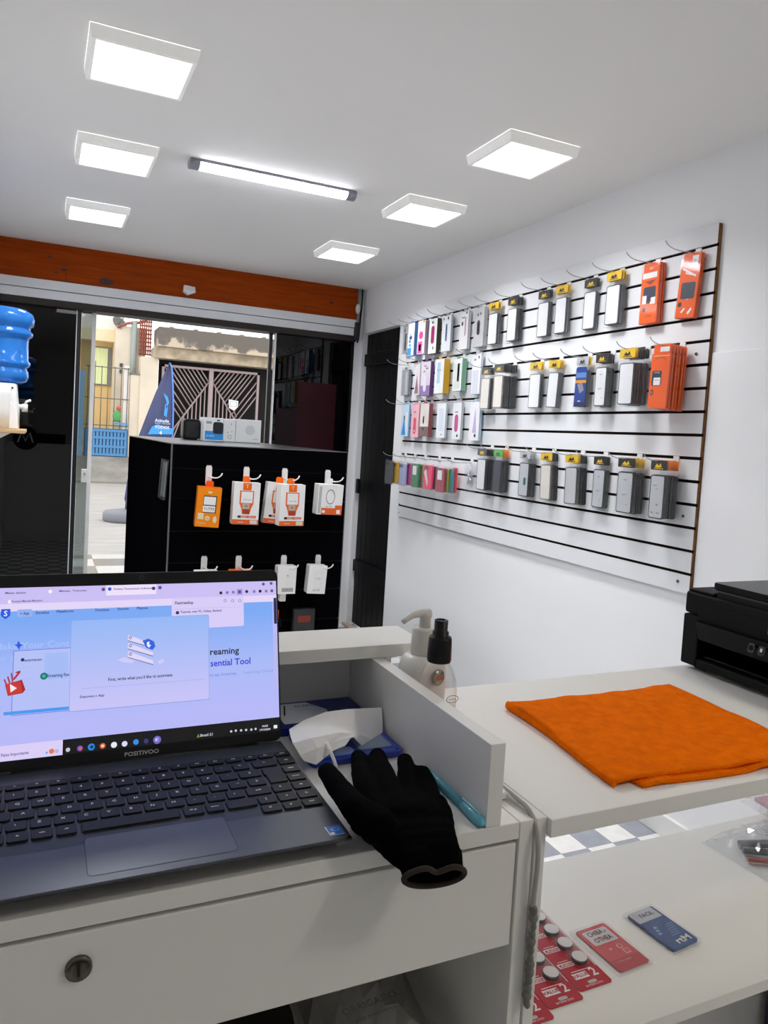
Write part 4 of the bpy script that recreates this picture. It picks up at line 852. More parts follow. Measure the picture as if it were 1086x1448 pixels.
# paper and dark things in the open compartment
pap = mat('kraft_white','#d0cfcb',.8,bump=.5,bscale=25)
t = thing('paper_bag', 'crumpled white paper bag with faint print in the open desk compartment', 'bag', (.36, .80, .717))
b = B(); rnd = random.Random(3); V = []
for j in range(9):
    V.append([b.bm.verts.new((lerp(-.06,.085,i/8)+rnd.uniform(-.004,.004)+ .02*j/8, lerp(-.13,.12,j/8), (.05+.02*math.sin(i*1.3+j))*math.sin(PI*min(1,max(0,(i+.6)/9.2)))*1.1+rnd.uniform(0,.012))) for i in range(9)])
for r0, r1 in zip(V, V[1:]):
    for i in range(8): b.face([r0[i], r0[i+1], r1[i+1], r1[i]], pap, False)
bm_ = b.bm; bmesh.ops.extrude_face_region(bm_, geom=bm_.faces[:])
o = b.obj('bag', t)
b = B(); F = Fr((-.02,-.09,.085),(1,0.1,0),(-.1,1,.05)); b.text(F, 'OBRIGADO', .02, .02, .010, pgrey, 0); b.text(F, 'pela preferencia', .02, .005, .006, pgrey, 0); b.obj('printed_text', t, fix=False)
t = thing('black_pouch', 'dark rounded pouch in the shadow of the open desk compartment', 'pouch', (.17, .80, .716))
b = B(); b.ball((0,0,.045),(.12,.13,.045),mat('dark_cloth','#15130f',.95,var=.3,scale=30),10); b.obj('body', t)
b = B(); b.tube(bez((-.06,-.12,.05),(-.02,-.17,.09),(.06,-.16,.10),(.09,-.08,.07)), .004, mat('dark_strap','#2a261d',.8), 6); b.obj('strap', t)

# ------------------------------------------------------------------ white service counter at the right
WX0, WX1, WB = .488, 1.47, 1.019
ctr = thing('service_counter', 'white service counter with worktop and open lower shelf at the right', 'counter')
b = B(); b.box(WX0, .5015, DF, 1.02, .001, ZD, mdf_w); b.obj('side_panel', ctr, bevel=.001)
b = B(); b.box(WX1, WX1+.018, DF, 1.02, .001, ZD, mdf_w); b.obj('side_panel', ctr, bevel=.001)
b = B(); b.box(.502, WX1, .617, WB, ZD-.020, ZD, mdf_w); b.obj('worktop', ctr, bevel=.001)
ZS = .779
b = B(); b.box(.502, WX1, .620, .939, ZS-.016, ZS, mdf_w); b.obj('lower_shelf', ctr, bevel=.001)
b = B(); b.box(.502, WX1, .924, .939, .02, ZS-.0165, mdf_w); b.obj('back_panel', ctr)
t = thing('storage_crate', 'dark navy crate on the floor under the service counter', 'crate', (1.366, .81, 0))
b = B(); b.loft([[(u*s,v*s,z) for u,v in rr(-.098,-.102,.098,.102,.012,3)] for z,s in ((.001,.97),(.66,1),(.66,1.02),(.70,1.02),(.70,.97),(.02,.93))], mat('navy_crate','#14204f',.5), smooth=False); b.obj('body', t)
# cable falling through the gap between desk and counter
cab_m = mat('grey_cable','#a7a5a0',.5)
t = thing('white_cable', 'pale cable looping over the counter edge and hanging beside the drawer', 'cable')
b = B()
pts = bez((.447,.80,ZD+.004),(.470,.74,ZD+.014),(.484,.70,ZD+.010),(.486,.655,ZD+.006),10)+bez((.486,.645,ZD+.006),(.4865,.62,ZD+.003),(.4865,.612,ZD-.02),(.4863,.617,.98),8)+[Vector((.4862,.618,z)) for z in (.96,.93,.90)]
b.tube(pts, .0027, cab_m, 8)
b.tube(bez((.446,.78,ZD+.004),(.465,.71,ZD+.012),(.482,.69,ZD+.006),(.487,.655,ZD+.004),10), .0035, white_p, 8)
b.obj('cord', t)
b = B(); z = .955; k = 0
while z > .852:
    r = .0042+.0012*math.sin(k*1.9); b.ball((.4868+.0006*math.sin(k), .6175, z), (r, .0055, .0062), mat('cable_sleeve','#77756f',.45,var=.2,scale=80), 6); z -= .0085; k += 1
b.obj('spiral_sleeve', t)
b = B(); b.box(.466,.480,.668,.700,ZD+.0015,ZD+.010,white_p, None); b.obj('clip', t, bevel=.002)

# ------------------------------------------------------------------ laptop
LX0, LYF, LZ = -.0475, .618, 1.070
lap = thing('laptop', 'dark grey laptop open on the white cash desk showing a blue page', 'laptop')
deck_m = mat('laptop_slate','#464b52',.34,metal=.3,var=.05,scale=3)
deck_d = mat('laptop_under','#101114',.5)
LW = .322
b = B()
b.prism([(LX0,LYF+.001,LZ-.003),(LX0,LYF,LZ),(LX0,LYF+.232,LZ),(LX0,LYF+.232,LZ-.012),(LX0,LYF+.20,LZ-.017),(LX0,LYF+.035,LZ-.0165)], (LW,0,0), deck_d)
b.slab(Fr((LX0,LYF,LZ),(1,0,0),(0,1,0)), 0, 0, LW, .232, .009, -.002, .0006, deck_m)
b.obj('base', lap, bevel=.0012, seg=2)
b = B()
for x in (LX0+.03, LX0+LW-.03):
    for y in (LYF+.04, LYF+.19): b.box(x-.012,x+.012,y-.005,y+.005,ZD+.0003,LZ-.014,blk_p)
b.obj('rubber_foot', lap)
FD = Fr((LX0, LYF, LZ+.0006), (1,0,0), (0,1,0))
groove = mat('touchpad_line','#17191d',.6); pad = mat('touchpad_slate','#50555b',.3,metal=.3,var=.03)
b = B(); b.rrect(FD, .0930,.0112,.2182,.0735,.005,groove,.0001); b.rrect(FD,.0936,.0118,.2176,.0729,.0045,pad,.0002); b.obj('touchpad', lap, fix=False)
kb_m = mat('keyboard_well','#24282f',.5,metal=.2)
b = B(); b.rrect(FD, .0035,.0635,.3205,.2,.004,mat('keyboard_shade','#30343a',.42,metal=.25),.0001); b.obj('keyboard_shade', lap, fix=False)  # flat darker patch paints the shade between the keys onto the deck
key_m = mat('key_black','#121316',.5,var=.03,spec=.35); leg_m = mat('key_legend','#f2f3f5',.5)
def key(u0, u1, v0, v1, s='', poly=None):
    b = B(); out = poly or rr(u0, v0, u1, v1, .0022, 3)
    cu, cv = (u0+u1)/2, (v0+v1)/2
    lo = [FD.lay(u, v, .0001) for u, v in out]; hi = [FD.lay(cu+(u-cu)*.955, cv+(v-cv)*.95, .0020) for u, v in out]
    A = [b.bm.verts.new(p) for p in lo]; C_ = [b.bm.verts.new(p) for p in hi]; n = len(A)
    b.face(C_, key_m)
    for i in range(n): b.face([A[i], A[(i+1)%n], C_[(i+1)%n], C_[i]], key_m)
    if s: b.text(FD, s, cu-(.001 if len(s) == 1 else 0), cv+.001, .0040 if len(s) == 1 else .0026, leg_m, .00215, True)
    b.obj('key', lap)
def rowk(items, v0, v1):
    for u0, u1, s in items: key(u0/1000, u1/1000, v0/1000, v1/1000, s)
R0 = (82.7, 99.2); R1 = (103, 119.3); R2 = (123, 139.5); R3 = (143.4, 160); R4 = (164, 180.5); R5 = (185.5, 195.8)
rowk([(6,29,'ctrl'),(31,48.5,'fn'),(50.6,68.3,'win'),(71,88.3,'alt'),(91.5,180.5,''),(183,202.3,'alt gr'),(204.6,222,'menu'),(224.6,254.3,''),(256.5,274.8,'|'),(277,296,'/?'),(298,317.4,'C:')], *R0)
rowk([(255.4,274.8,'<'),(277,295,'v'),(297,316.5,'end')], 66, 79.5)
z_ = ['\\','Z','X','C','V','B','N','M',',','.',';']
rowk([(6,27,'shift')]+[(29.3+20*i, 47.1+20*i, c) for i, c in enumerate(z_)]+[(249.5,275,'shift'),(277,296.5,'^'),(298.6,317.6,'pg')], *R1)
rowk([(6,33,'caps')]+[(35.4+20.1*i, 53.2+20.1*i, c) for i, c in enumerate(['A','S','D','F','G','H','J','K','L','C',"~^"])]+[(256.6,275,']}'),(299.6,318.4,'home')], *R2)
rowk([(6,28,'tab')]+[(30.2+20.1*i, 48+20.1*i, c) for i, c in enumerate('QWERTYUIOP')]+[(231.4,249.2,"'`"),(251.5,275.2,'[{'),(300.2,319,'pgup')], *R3)
key(.2775,.3015,.1230,.1600,'', [(.2790,.1230),(.2965,.1230),(.2980,.1245),(.2985,.1585),(.2970,.16),(.2795,.16),(.2775,.1585),(.2772,.1445),(.2785,.1430),(.2790,.1420)])
rowk([(6+20.3*i, 23.9+20.3*i, c) for i, c in enumerate(["'",'1','2','3','4','5','6','7','8','9','0','-','='])]+[(271.5,298.6,'<-'),(301.3,319.6,'del')], *R4)
rowk([(6+20.0*i, 23.6+20.0*i, c) for i, c in enumerate(['esc','f1','f2','f3','f4','f5','f6','f7','f8','f9','f10','f11','f12'])]+[(267,281,'ins'),(283,300,'prt'),(302.5,320.5,'pwr')], *R5)
b = B(); b.rrect(FD,.3025,.0080,.3172,.0245,.001,pwhite,.0002); b.rrect(FD,.3035,.0085,.3170,.0243,.001,mat('sticker_blue','#2b6fd0',.3),.0004); b.disc(FD,.3105,.017,.0045,mat('sticker_light','#8fbdf2',.3),.0006,14,.003); b.disc(FD,.311,.0168,.003,_M['sticker_blue'],.0008,12,.002); b.rect(FD,.304,.009,.308,.0125,pwhite,.0006)
b.obj('sticker', lap, fix=False)
# lid
LA = math.radians(15); HY, HZ = LYF+.227, LZ-.002; LL = .2085
lu = Vector((1,0,0)); lv = Vector((0, math.sin(LA), math.cos(LA)))
FL = Fr((LX0, HY, HZ), lu, lv)                       # local u 0..LW, v 0..LL, normal towards the user
lid_m = mat('lid_black','#18191b',.5,var=.05,spec=.3)
b = B(); b.slab(FL, .0, .004, LW, LL, .008, -.006, 0, lid_m, 5); b.obj('lid', lap, bevel=.001)
b = B(); b.tube([FL.lay(.03,0,-.004), FL.lay(LW-.03,0,-.004)], .0065, blk_p, 12); b.obj('hinge', lap)
def L2(px, py):
    """pixel -> lid plane (u, v)"""
    d = RW.transposed() @ Vector(((px-CX)/FPX, (py-CY)/FPX, 1.0)); o = Vector((0,0,CAMZ)); t_ = (FL.o-o).dot(FL.n)/d.dot(FL.n); q = o+d*t_-FL.o
    return q.dot(FL.u), q.dot(FL.v)
b = B(); u, v = L2(200.5, 817); b.disc(FL, u, v, .0030, mat('webcam_ring','#3b3c41',.3), .0004); b.disc(FL, u, v, .0020, mat('webcam_lens','#030304',.1), .0008); b.obj('webcam', lap, fix=False)
for q in ((391,822),(396,880),(402,1005)):
    u, v = L2(*q); b = B(); b.rrect(FL, u-.001, v-.006, u+.001, v+.006, .001, blk_p, .0008); b.obj('bezel_pad', lap, fix=False)
b = B(); u, v = L2(200.5, 1064.5); F2 = FL; b.text(F2, 'POSITIVOO', u, v, .0046, mat('logo_silver','#c4c5c8',.5), .0004, True, width=.0365); b.obj('logo', lap, fix=False)
# display: own light, page drawn in flat shapes
SU1, SV1 = L2(388.6, 821.5); SU2, SV0 = L2(396.9, 1032.5)
su1 = (SU1+SU2)/2; su0 = LW-su1
ES = 1.0
scr = bpy.data.materials.new('screen_page'); scr.use_nodes = True; nt = scr.node_tree; q = nt.nodes['Principled BSDF']; q.inputs['Base Color'].default_value = (.01,.01,.01,1); q.inputs['Roughness'].default_value = .3
tcn = nt.nodes.new('ShaderNodeTexCoord'); sp = nt.nodes.new('ShaderNodeSeparateXYZ'); rp = nt.nodes.new('ShaderNodeValToRGB')
rp.color_ramp.elements[0].color = lin('#b6b8f6'); rp.color_ramp.elements[1].color = lin('#7ba8f3'); rp.color_ramp.elements[0].position = .15; rp.color_ramp.elements[1].position = .8; e3 = rp.color_ramp.elements.new(.45); e3.color = lin('#a9b9f6')
nt.links.new(tcn.outputs['Generated'], sp.inputs[0]); nt.links.new(sp.outputs['Z'], rp.inputs['Fac']); nt.links.new(rp.outputs['Color'], q.inputs['Emission Color']); q.inputs['Emission Strength'].default_value = ES
def sg(c): return glow('screen_'+c.strip('#'), c, ES)
b = B(); b.rect(FL, su0, SV0, su1, SV1, scr, .0003)
def S(*pp): return [L2(*p) for p in pp]
def sq(p0, p1, c, k=.0005):
    """axis-aligned screen rectangle through two opposite pixel corners"""
    (u0, v1), (u1, v0) = L2(*p0), L2(*p1); u0 = max(u0, su0); b.rect(FL, u0, v0, min(u1, su1), v1, sg(c), k); return u0, v0, min(u1, su1), v1
def st(txt, px, py, hh, c, k=.0014, bold=False, width=None):
    u, v = L2(px, py); b.text(FL, txt, u, v, hh, sg(c), k, True, width)
vb = L2(392, 836)[1]; vt = SV1
b.rect(FL, su0, vb-.0065, su1, vt, sg('#c9bdf2'), .0004); b.rect(FL, su0, vb-.0125, su1, vb-.0045, sg('#e2d4f6'), .0005)     # tab strip and address bar
sq((150,828),(221,840),'#ecdff9',.0006)
for tx, px, py, w in (('Meus dados',22,838.5,.020),('Mensal.. Trancoes',103,835.5,.028),('Politica Transmissao Software',188,832.5,.042),('Process Manual Monitor',38,850,.031)): st(tx, px, py, .0022, '#453b78', width=w)
for px, py, c in ((71,836.5,'#f4effb'),(146,833.5,'#5b4a9a'),(155,833,'#2c55d8'),(14,851,'#f4effb'),(217,832,'#3c3560'),(226,831,'#5b4a9a')): u, v = L2(px, py); b.disc(FL, u, v, .0020, sg(c), .0012)
for px, py, c in ((312,838.5,'#23203a'),(321,838,'#8377b0'),(329.5,837.5,'#8377b0'),(338.5,837,'#4d3f9a'),(348.5,836.5,'#1d1a30'),(359,836.5,'#8377b0'),(367.5,836,'#15121f'),(376,836,'#8377b0'),(384,835.5,'#5d5190'),(372,826,'#5d5190'),(383,825,'#5d5190')): u, v = L2(px, py); b.disc(FL, u, v, .0019, sg(c), .0012, 10)
u, v = L2(338.5, 837); b.rrect(FL, u-.0034, v-.0034, u+.0034, v+.0034, .0008, sg('#9d8fd8'), .0010)
# page content
u, v = L2(8, 868); b.pts(FL, [(u-.0045,v+.005),(u+.0045,v+.005),(u+.0045,v-.002),(u,v-.0058),(u-.0045,v-.002)], sg('#1f56dd'), .0008); b.text(FL, 'S', u, v, .006, sg('#e8eefc'), .0014, True)
u, v = L2(35, 867); b.rrect(FL, u-.0075, v-.004, u+.0075, v+.004, .002, sg('#93b0f2'), .0008)
for tx, px, py, w in (('+ App',35,867.5,.009),('Enredos',60,866.5,.013),('Plataforms',92,864.5,.017),('Precotacao',144.5,862.5,.015),('Favorito',174,861,.012),('Planos',201,860,.012)): st(tx, px, py, .0030, '#1f3378', width=w)
st('Make Your Content', 56, 912, .0072, '#a4bdf8', .0006, True, .088); st('for the automation', 50, 929, .006, '#a2bbf8', .0006, True, .080)
# mock device picture at the left
(u0, v1), (u1, v0) = L2(20, 921), L2(100, 1004)
b.rect(FL, u0-.0006, v0-.0006, u1, v1+.0006, sg('#6d64d6'), .0008); b.rect(FL, u0, v0, u1, v1, sg('#b3bff5'), .0010)
b.rect(FL, (u0+u1)/2+.001, v1-.032, u1-.004, v1-.004, sg('#a3baf3'), .0012)
for i in range(3): b.rect(FL, u0+.003, v1-.018-.012*i, u0+.020, v1-.0176-.012*i, sg('#a0aeec'), .0012)
(u0, v0), (u1, _v) = L2(5, 1010), L2(128, 1001); b.rect(FL, u0, v0-.0012, u1, v0+.0022, sg('#4a97ee'), .0016)
st('automacao', 47, 933, .0030, '#23305f', .0016, True, .017); u, v = L2(32, 933); b.disc(FL, u, v, .0018, sg('#1c2658'), .0016)
u, v = L2(62, 956); b.disc(FL, u, v, .0037, sg('#0f6f66'), .0016); b.disc(FL, u, v, .0018, sg('#35b79f'), .0018); st('Streaming Recor', 85, 954.5, .0036, '#2a3a78', .0016, True, .026)
b.pts(FL, S((26,906),(29,911),(33,912),(29,914),(27,919),(24,914),(20,912),(24,911)), sg('#2c5be0'), .0016)
b.pts(FL, S((7,968),(31,961),(36,975),(32,980),(11,984)), sg('#a3242a'), .0018); b.pts(FL, S((7,968),(29,963),(32,979),(11,983)), sg('#c9352f'), .0020); b.pts(FL, S((14,967),(24,973),(15,979)), sg('#f6e6ea'), .0022)
for s in (((5,961),(8,968),(10,967),(7,960)),((10,957),(13,967),(15,966),(12,956)),((15,952),(17,965),(19,964),(17,951)),((18,960),(27,949),(29,951),(20,962)),((22,950),(29,948),(29,951),(22,952))): b.pts(FL, S(*s), sg('#b02c3c'), .0020)
# right text
st('reaming', 317, 921, .0078, '#0e1030', .0012, True, .0345); st('sential Tool', 326, 936.5, .0078, '#3d35d0', .0012, True, .048)
st('atis app Streaming', 314, 953.5, .0032, '#7a8fd8', .0012, width=.033); st('Learning Cloud', 365, 949.5, .0030, '#8aa0e2', .0012, width=.036)
# small pop-up top right
(u0, v1), (u1, v0) = L2(242.5, 846), L2(344.5, 885); b.rrect(FL, u0, v0, u1, v1, .002, sg('#d6cbf6'), .0016); b.rect(FL, u0+.003, v1-.0132, u1-.004, v1-.0128, sg('#b9aee6'), .0020)
st('Fastreadup', 260, 852.5, .0036, '#17152e', .0022, True, .021); st('Tutorial, criar PC, Hidata, Ranked', 284, 864.5, .0027, '#2a2650', .0022, width=.048)
u, v = L2(250.5, 866.5); b.disc(FL, u, v, .0020, sg('#27306f'), .0022)
for px in (318, 328.5, 338.5): u, v = L2(px, 849.5); b.disc(FL, u, v, .0019, sg('#8a7fc0'), .0020, 8); b.disc(FL, u, v, .0012, sg('#d6cbf6'), .0022, 8)
# central dialog
(u0, v1), (u1, v0) = L2(101, 878), L2(295, 988)
b.rrect(FL, u0-.0005, v0-.0008, u1+.0006, v1+.0004, .002, sg('#8ba0e0'), .0026)
dlg = glow('screen_dialog', '#b6c3f4', ES)
nt = dlg.node_tree; q = nt.nodes['Principled BSDF']; tcn = nt.nodes.new('ShaderNodeTexCoord'); sp = nt.nodes.new('ShaderNodeSeparateXYZ'); rp = nt.nodes.new('ShaderNodeValToRGB')
rp.color_ramp.elements[0].color = lin('#c6c2f6'); rp.color_ramp.elements[0].position = .28; rp.color_ramp.elements[1].color = lin('#8db6f4'); rp.color_ramp.elements[1].position = .84
nt.links.new(tcn.outputs['Generated'], sp.inputs[0]); nt.links.new(sp.outputs['Z'], rp.inputs['Fac']); nt.links.new(rp.outputs['Color'], q.inputs['Emission Color'])
b.rrect(FL, u0, v0, u1, v1, .002, dlg, .0028)
st("First, write what you'd like to automate.", 199, 957.5, .0036, '#1f2450', .0034, False, .070)
(a0, c1), (a1, c0) = L2(115, 974), L2(290, 980); b.rect(FL, a0, c1, a1, c1+.0004, sg('#97a3e0'), .0032); st('Descreva o App', 130, 984, .0028, '#262b62', .0034, width=.025)
for i, (y0, y1) in enumerate(((897.5,907.5),(909,919),(920.5,931))):
    b.pts(FL, S((180.5,y0),(216,y0+13.5),(216,y1+9),(180.5,y1-2)), sg('#ded6f8'), .0032)
    b.pts(FL, S((180.5,y1-2),(216,y1+8.2),(216,y1+9.2),(180.5,y1-1.2)), sg('#3b3f68'), .0034)
    u, v = L2(184, (y0+y1)/2-1); b.disc(FL, u, v, .0017, sg('#4a5290'), .0036); b.disc(FL, u, v, .0010, sg('#ded6f8'), .0038)
b.pts(FL, S((201,906),(209,903),(217,907),(219,914),(215,919),(206,916)), sg('#2f62dd'), .0040); b.pts(FL, S((207,908),(211,907),(210,911),(213,912),(210,916),(207,913)), sg('#e6ecfc'), .0042)
b.pts(FL, S((166,933),(175,929),(190,934),(186,938),(172,936)), sg('#cdc9f6'), .0032); b.pts(FL, S((222,936),(229,931),(232,935),(226,939)), sg('#cdc9f6'), .0032)
# scroll bar and taskbar
(a0, c1), (a1, c0) = L2(386.6, 845.5), L2(388.8, 882); b.rect(FL, su1-.0055, vb-.0125-.105, su1, vb-.0125, sg('#b9b7f0'), .0006); b.rect(FL, a0-.0002, c0, su1-.0004, c1, sg('#191d42'), .0012)
vtb = L2(240, 1045)[1]; tb0 = L2(88.5, 1060)[0]
b.rect(FL, tb0, SV0, su1, SV0+.0155, sg('#05060a'), .0012); b.rect(FL, su0, SV0, tb0, SV0+.0155, sg('#d9cdf6'), .0012)
st('Faixa Importante', 21, 1066, .0032, '#5b5590', .0016, width=.026)
for px, py, c, r in ((73,1062,'#e07a3c',.0026),(80,1062,'#b9aee6',.002),(66,1064,'#5aa8e8',.0012),(96,1060,'#c6c8d0',.0022),(113,1058,'#7a4bb0',.0030),(113.5,1058,'#e0653c',.0016),(129,1056,'#1f86dc',.0036),(129.5,1056,'#0b2f66',.0018),(145,1054.5,'#d8603c',.0030),(145,1054.5,'#e8e2c0',.0014),(161,1053,'#e6e8f2',.0032),(176,1051.5,'#dcd8f4',.0030),(192,1049,'#2b8be8',.0030),(206.5,1047.5,'#3a3478',.0026),(222,1046,'#6a5fc0',.0044),(222,1046,'#e6e2f6',.0024)):
    u, v = L2(px, py); b.disc(FL, u, v, r, sg(c), .0016+.0001*(r < .002), 12)
st('Brasil 21', 292, 1039, .0030, '#c9cbd8', .0016, True, .014); u, v = L2(280, 1040); b.pts(FL, [(u-.002,v-.002),(u+.002,v-.002),(u,v+.002)], sg('#6a8a2c'), .0016)
for px, py in ((326.5,1034),(333,1033),(340.5,1032.5),(347.5,1032),(355,1031.5),(361,1030.5)): u, v = L2(px, py); b.disc(FL, u, v, .0014, sg('#c9cbd8'), .0016, 8)
st('15:53', 374, 1026.5, .0022, '#e6e8f0', .0016, width=.0068); st('17/10/2024', 374, 1031.5, .0022, '#e6e8f0', .0016, width=.0130); u, v = L2(389, 1027.5); b.rect(FL, u-.0022, v-.0018, u+.0022, v+.002, sg('#e6e8f0'), .0016)
b.obj('display', lap, fix=False)

# ------------------------------------------------------------------ things beside the laptop
# blue packs on the desk
dblue = mat('pack_blue','#173aa6',.3,var=.05,coat=.3); dblue2 = mat('pack_deep_blue','#12257a',.35,var=.05)
t = thing('booklet_pack', 'deep blue boxed pack with a pale label against the desk back', 'box', (0,0,ZD))
b = B(); F = Fr((0,0,0),(1,0,0),(0,1,0)); b.slab(F, .26, .905, .421, .992, .003, .0005, .012, dblue2)
b.pts(F, [(.30,.985),(.352,.985),(.372,.952),(.362,.915),(.30,.915)], mat('label_pale','#ccd4e2',.4), .0124); b.text(F, 'LUXOS', .350, .972, .0085, dblue, .0128, True); b.disc(F, .378,.976,.007,dblue,.0126)
b.obj('carton', t, bevel=.001)
t = thing('blue_sleeve', 'bright blue plastic sleeve with a clear window, under the white mask', 'sleeve', (0,0,ZD))
b = B(); b.slab(F, .30, .806, .421, .902, .008, .0005, .008, dblue)
b.frame(F, .305,.811,.416,.897,.004,mat('pack_blue_light','#2c58d0',.3),.0083); b.rrect(F, .368,.822,.412,.884,.004,mat('sleeve_grey','#8d9bb8',.3),.0084); b.rrect(F, .320,.815,.360,.835,.003,mat('sleeve_pale','#8fa3d6',.3),.0084)
b.obj('sleeve', t, bevel=.001)
# folded white mask
mask_m = mat('mask_white','#f6f6f8',.8,var=.01,bump=.1,bscale=80)
t = thing('face_mask', 'folded white fabric mask with a thin strap lying over the blue sleeve', 'mask', (0,0,0))
def MP(px, py, y): return P(px, py, 1, y)
rows = [[MP(409,1033,.845), MP(430,1020,.86), MP(461,1008,.875), MP(490,1004,.88), MP(515,1002.5,.885), MP(539.5,1000.5,.88)],
        [MP(411,1043,.825), MP(428,1039,.825), MP(466,1026,.845), MP(491,1030,.848), MP(520,1025,.865), MP(540,1022,.872)],
        [MP(414,1052,.81), MP(441,1045,.808), MP(478,1037,.825), MP(500,1038,.835), MP(526,1045,.85), MP(539.7,1042,.862)],
        [MP(424,1068,.80), MP(448,1058,.80), MP(462,1054.5,.808), MP(499,1043,.828), MP(516,1060,.838), MP(538.5,1058,.845)]]
b = B(); V = [[b.bm.verts.new(p) for p in r] for r in rows]
for r0, r1 in zip(V, V[1:]):
    for i in range(5): b.face([r0[i], r0[i+1], r1[i+1], r1[i]], mask_m, False)
lowl = [b.bm.verts.new(p) for p in (MP(430,1076,.798), MP(446,1081,.796), MP(470,1062,.808), MP(488,1055,.815), MP(497,1044,.826))]
b.face([V[3][0], V[3][1], lowl[1], lowl[0]], mask_m); b.face([V[3][1], V[3][2], lowl[2], lowl[1]], mask_m); b.face([V[3][2], V[2][3], lowl[3], lowl[2]], mask_m)
o = b.obj('fabric', t); m_ = o.modifiers.new('s','SUBSURF'); m_.levels = 2; m_.render_levels = 2; m_.subdivision_type = 'SIMPLE'; m_ = o.modifiers.new('t','SOLIDIFY'); m_.thickness = .0015
b = B(); b.tube([MP(462,1051,.806), MP(467,1062,.797), MP(472,1074,.790), MP(476,1086,.784)], .0022, mask_m, 6); b.obj('strap', t)
# cyan pen
cy = bpy.data.materials.new('cyan_plastic'); cy.use_nodes = True; q = cy.node_tree.nodes['Principled BSDF']; q.inputs['Roughness'].default_value = .12; q.inputs['Transmission Weight'].default_value = .3; q.inputs['IOR'].default_value = 1.3
_n = cy.node_tree.nodes.new('ShaderNodeTexNoise'); _r = cy.node_tree.nodes.new('ShaderNodeValToRGB'); _r.color_ramp.elements[0].color = lin('#6cc9e8'); _r.color_ramp.elements[1].color = lin('#93def4'); cy.node_tree.links.new(_n.outputs['Fac'], _r.inputs['Fac']); cy.node_tree.links.new(_r.outputs['Color'], q.inputs['Base Color'])
a, c = P(682, 1164, 2, ZD+.006), P(604, 1090, 2, ZD+.006); dv = c-a
t = thing('pen', 'translucent cyan pen lying along the white divider', 'pen', a)
b = B(); b.tube([dv*.30, dv*.98, dv*1.0], [.0044,.0044,.003], cy, 12); b.obj('barrel', t, smooth=True)
b = B(); b.tube([dv*(-.01), dv*.02, dv*.05, dv*.27, dv*.31], [.003,.0053,.0058,.0056,.0048], cy, 14); b.obj('cap', t, smooth=True)
b = B(); b.tube([dv*.05+Vector((0,0,.0065)), dv*.33+Vector((0,0,.0065))], .0012, mat('pen_clip','#bfeaf6',.2), 6); b.obj('clip', t)
# pump bottle
t = thing('pump_bottle', 'white pump bottle standing behind the divider beside the ledge', 'bottle', (.4815, .885, ZD+.0005))
cap_w = mat('ivory_plastic','#dddcd6',.3,var=.01)
b = B(); ov = lambda rx, ry, z, e=2.6: [(rx*math.copysign(abs(math.cos(a))**(2/e), math.cos(a)), ry*math.copysign(abs(math.sin(a))**(2/e), math.sin(a)), z) for a in (2*PI*i/28 for i in range(28))]
b.loft([ov(.026,.026,0),ov(.031,.029,.004),ov(.031,.029,.082),ov(.029,.027,.094),ov(.023,.021,.101),ov(.016,.016,.103,2)], white_p); b.obj('body', t)
b = B(); b.lathe([(.0165,.103),(.0178,.104),(.0172,.136),(.0160,.139),(.0085,.139)], cap_w); b.obj('collar', t, smooth=False)
b = B(); b.lathe([(.0082,.136),(.0082,.152),(.0095,.154),(.0095,.159),(.006,.161)], cap_w, n=18)
b.tube([(.006,0,.1575),(-.008,-.001,.1590),(-.022,-.003,.1565),(-.033,-.005,.151),(-.0365,-.006,.149)], [.0062,.0058,.0048,.0040,.0036], cap_w, 10); b.obj('pump_head', t)
b = B(); b.lathe([(.011,-.0005),(.011,.001),(.004,.0018)], mat('metal_badge','#9a948a',.25,metal=1.), n=18); b.obj('badge', t, loc=(.008,-.0305,.078), rot=(PI/2,0,.25))
# spray bottle
t = thing('spray_bottle', 'small clear spray bottle with a black cap behind the divider', 'bottle', (.4735, .827, ZD+.0005))
clr = clear('clear_bottle', '#fbf9f7', .05, .03, body=.03, bodycol='#ece4df')
b = B(); b.lathe([(.020,0),(.0245,.003),(.0255,.010),(.0255,.072),(.0235,.088),(.018,.102),(.0125,.110),(.0115,.114)], clr, n=28, cap=True); b.obj('body', t, smooth=False)
b = B(); b.lathe([(.0150,.1095),(.0158,.112),(.0150,.139),(.0138,.142),(.0105,.1425),(.0105,.148),(.0086,.1495),(.0088,.163),(.0075,.1635),(.0068,.1615)], blk_p, n=24); b.obj('cap', t, smooth=False)
b = B(); b.lathe([(.0238,.004),(.0243,.010),(.0243,.050)], clear('pink_liquid','#fbf0ec',.02,.1,body=.03,bodycol='#e8c4ba'), n=24); b.obj('liquid', t, smooth=False)
Fs = Fr((0,-.0262,.05),(1,0,0),(0,0,1)); b = B()
ink2 = mat('bottle_print','#5a5a5c',.5)
for i in range(16):
    a0, a1 = 2*PI*i/16, 2*PI*(i+1)/16; b.pts(Fs, [(.008+.009*math.cos(a0),.018+.005*math.sin(a0)),(.008+.009*math.cos(a1),.018+.005*math.sin(a1)),(.008+.008*math.cos(a1),.018+.0043*math.sin(a1)),(.008+.008*math.cos(a0),.018+.0043*math.sin(a0))], ink2, .0)
b.text(Fs, 'aroma', .008, .018, .003, ink2, .0); b.text(Fs, 'SPRAY', -.002, .000, .009, ink2, .0, True); b.text(Fs, '60 ml', .008, -.016, .006, ink2, .0); b.obj('label_print', t, fix=False)

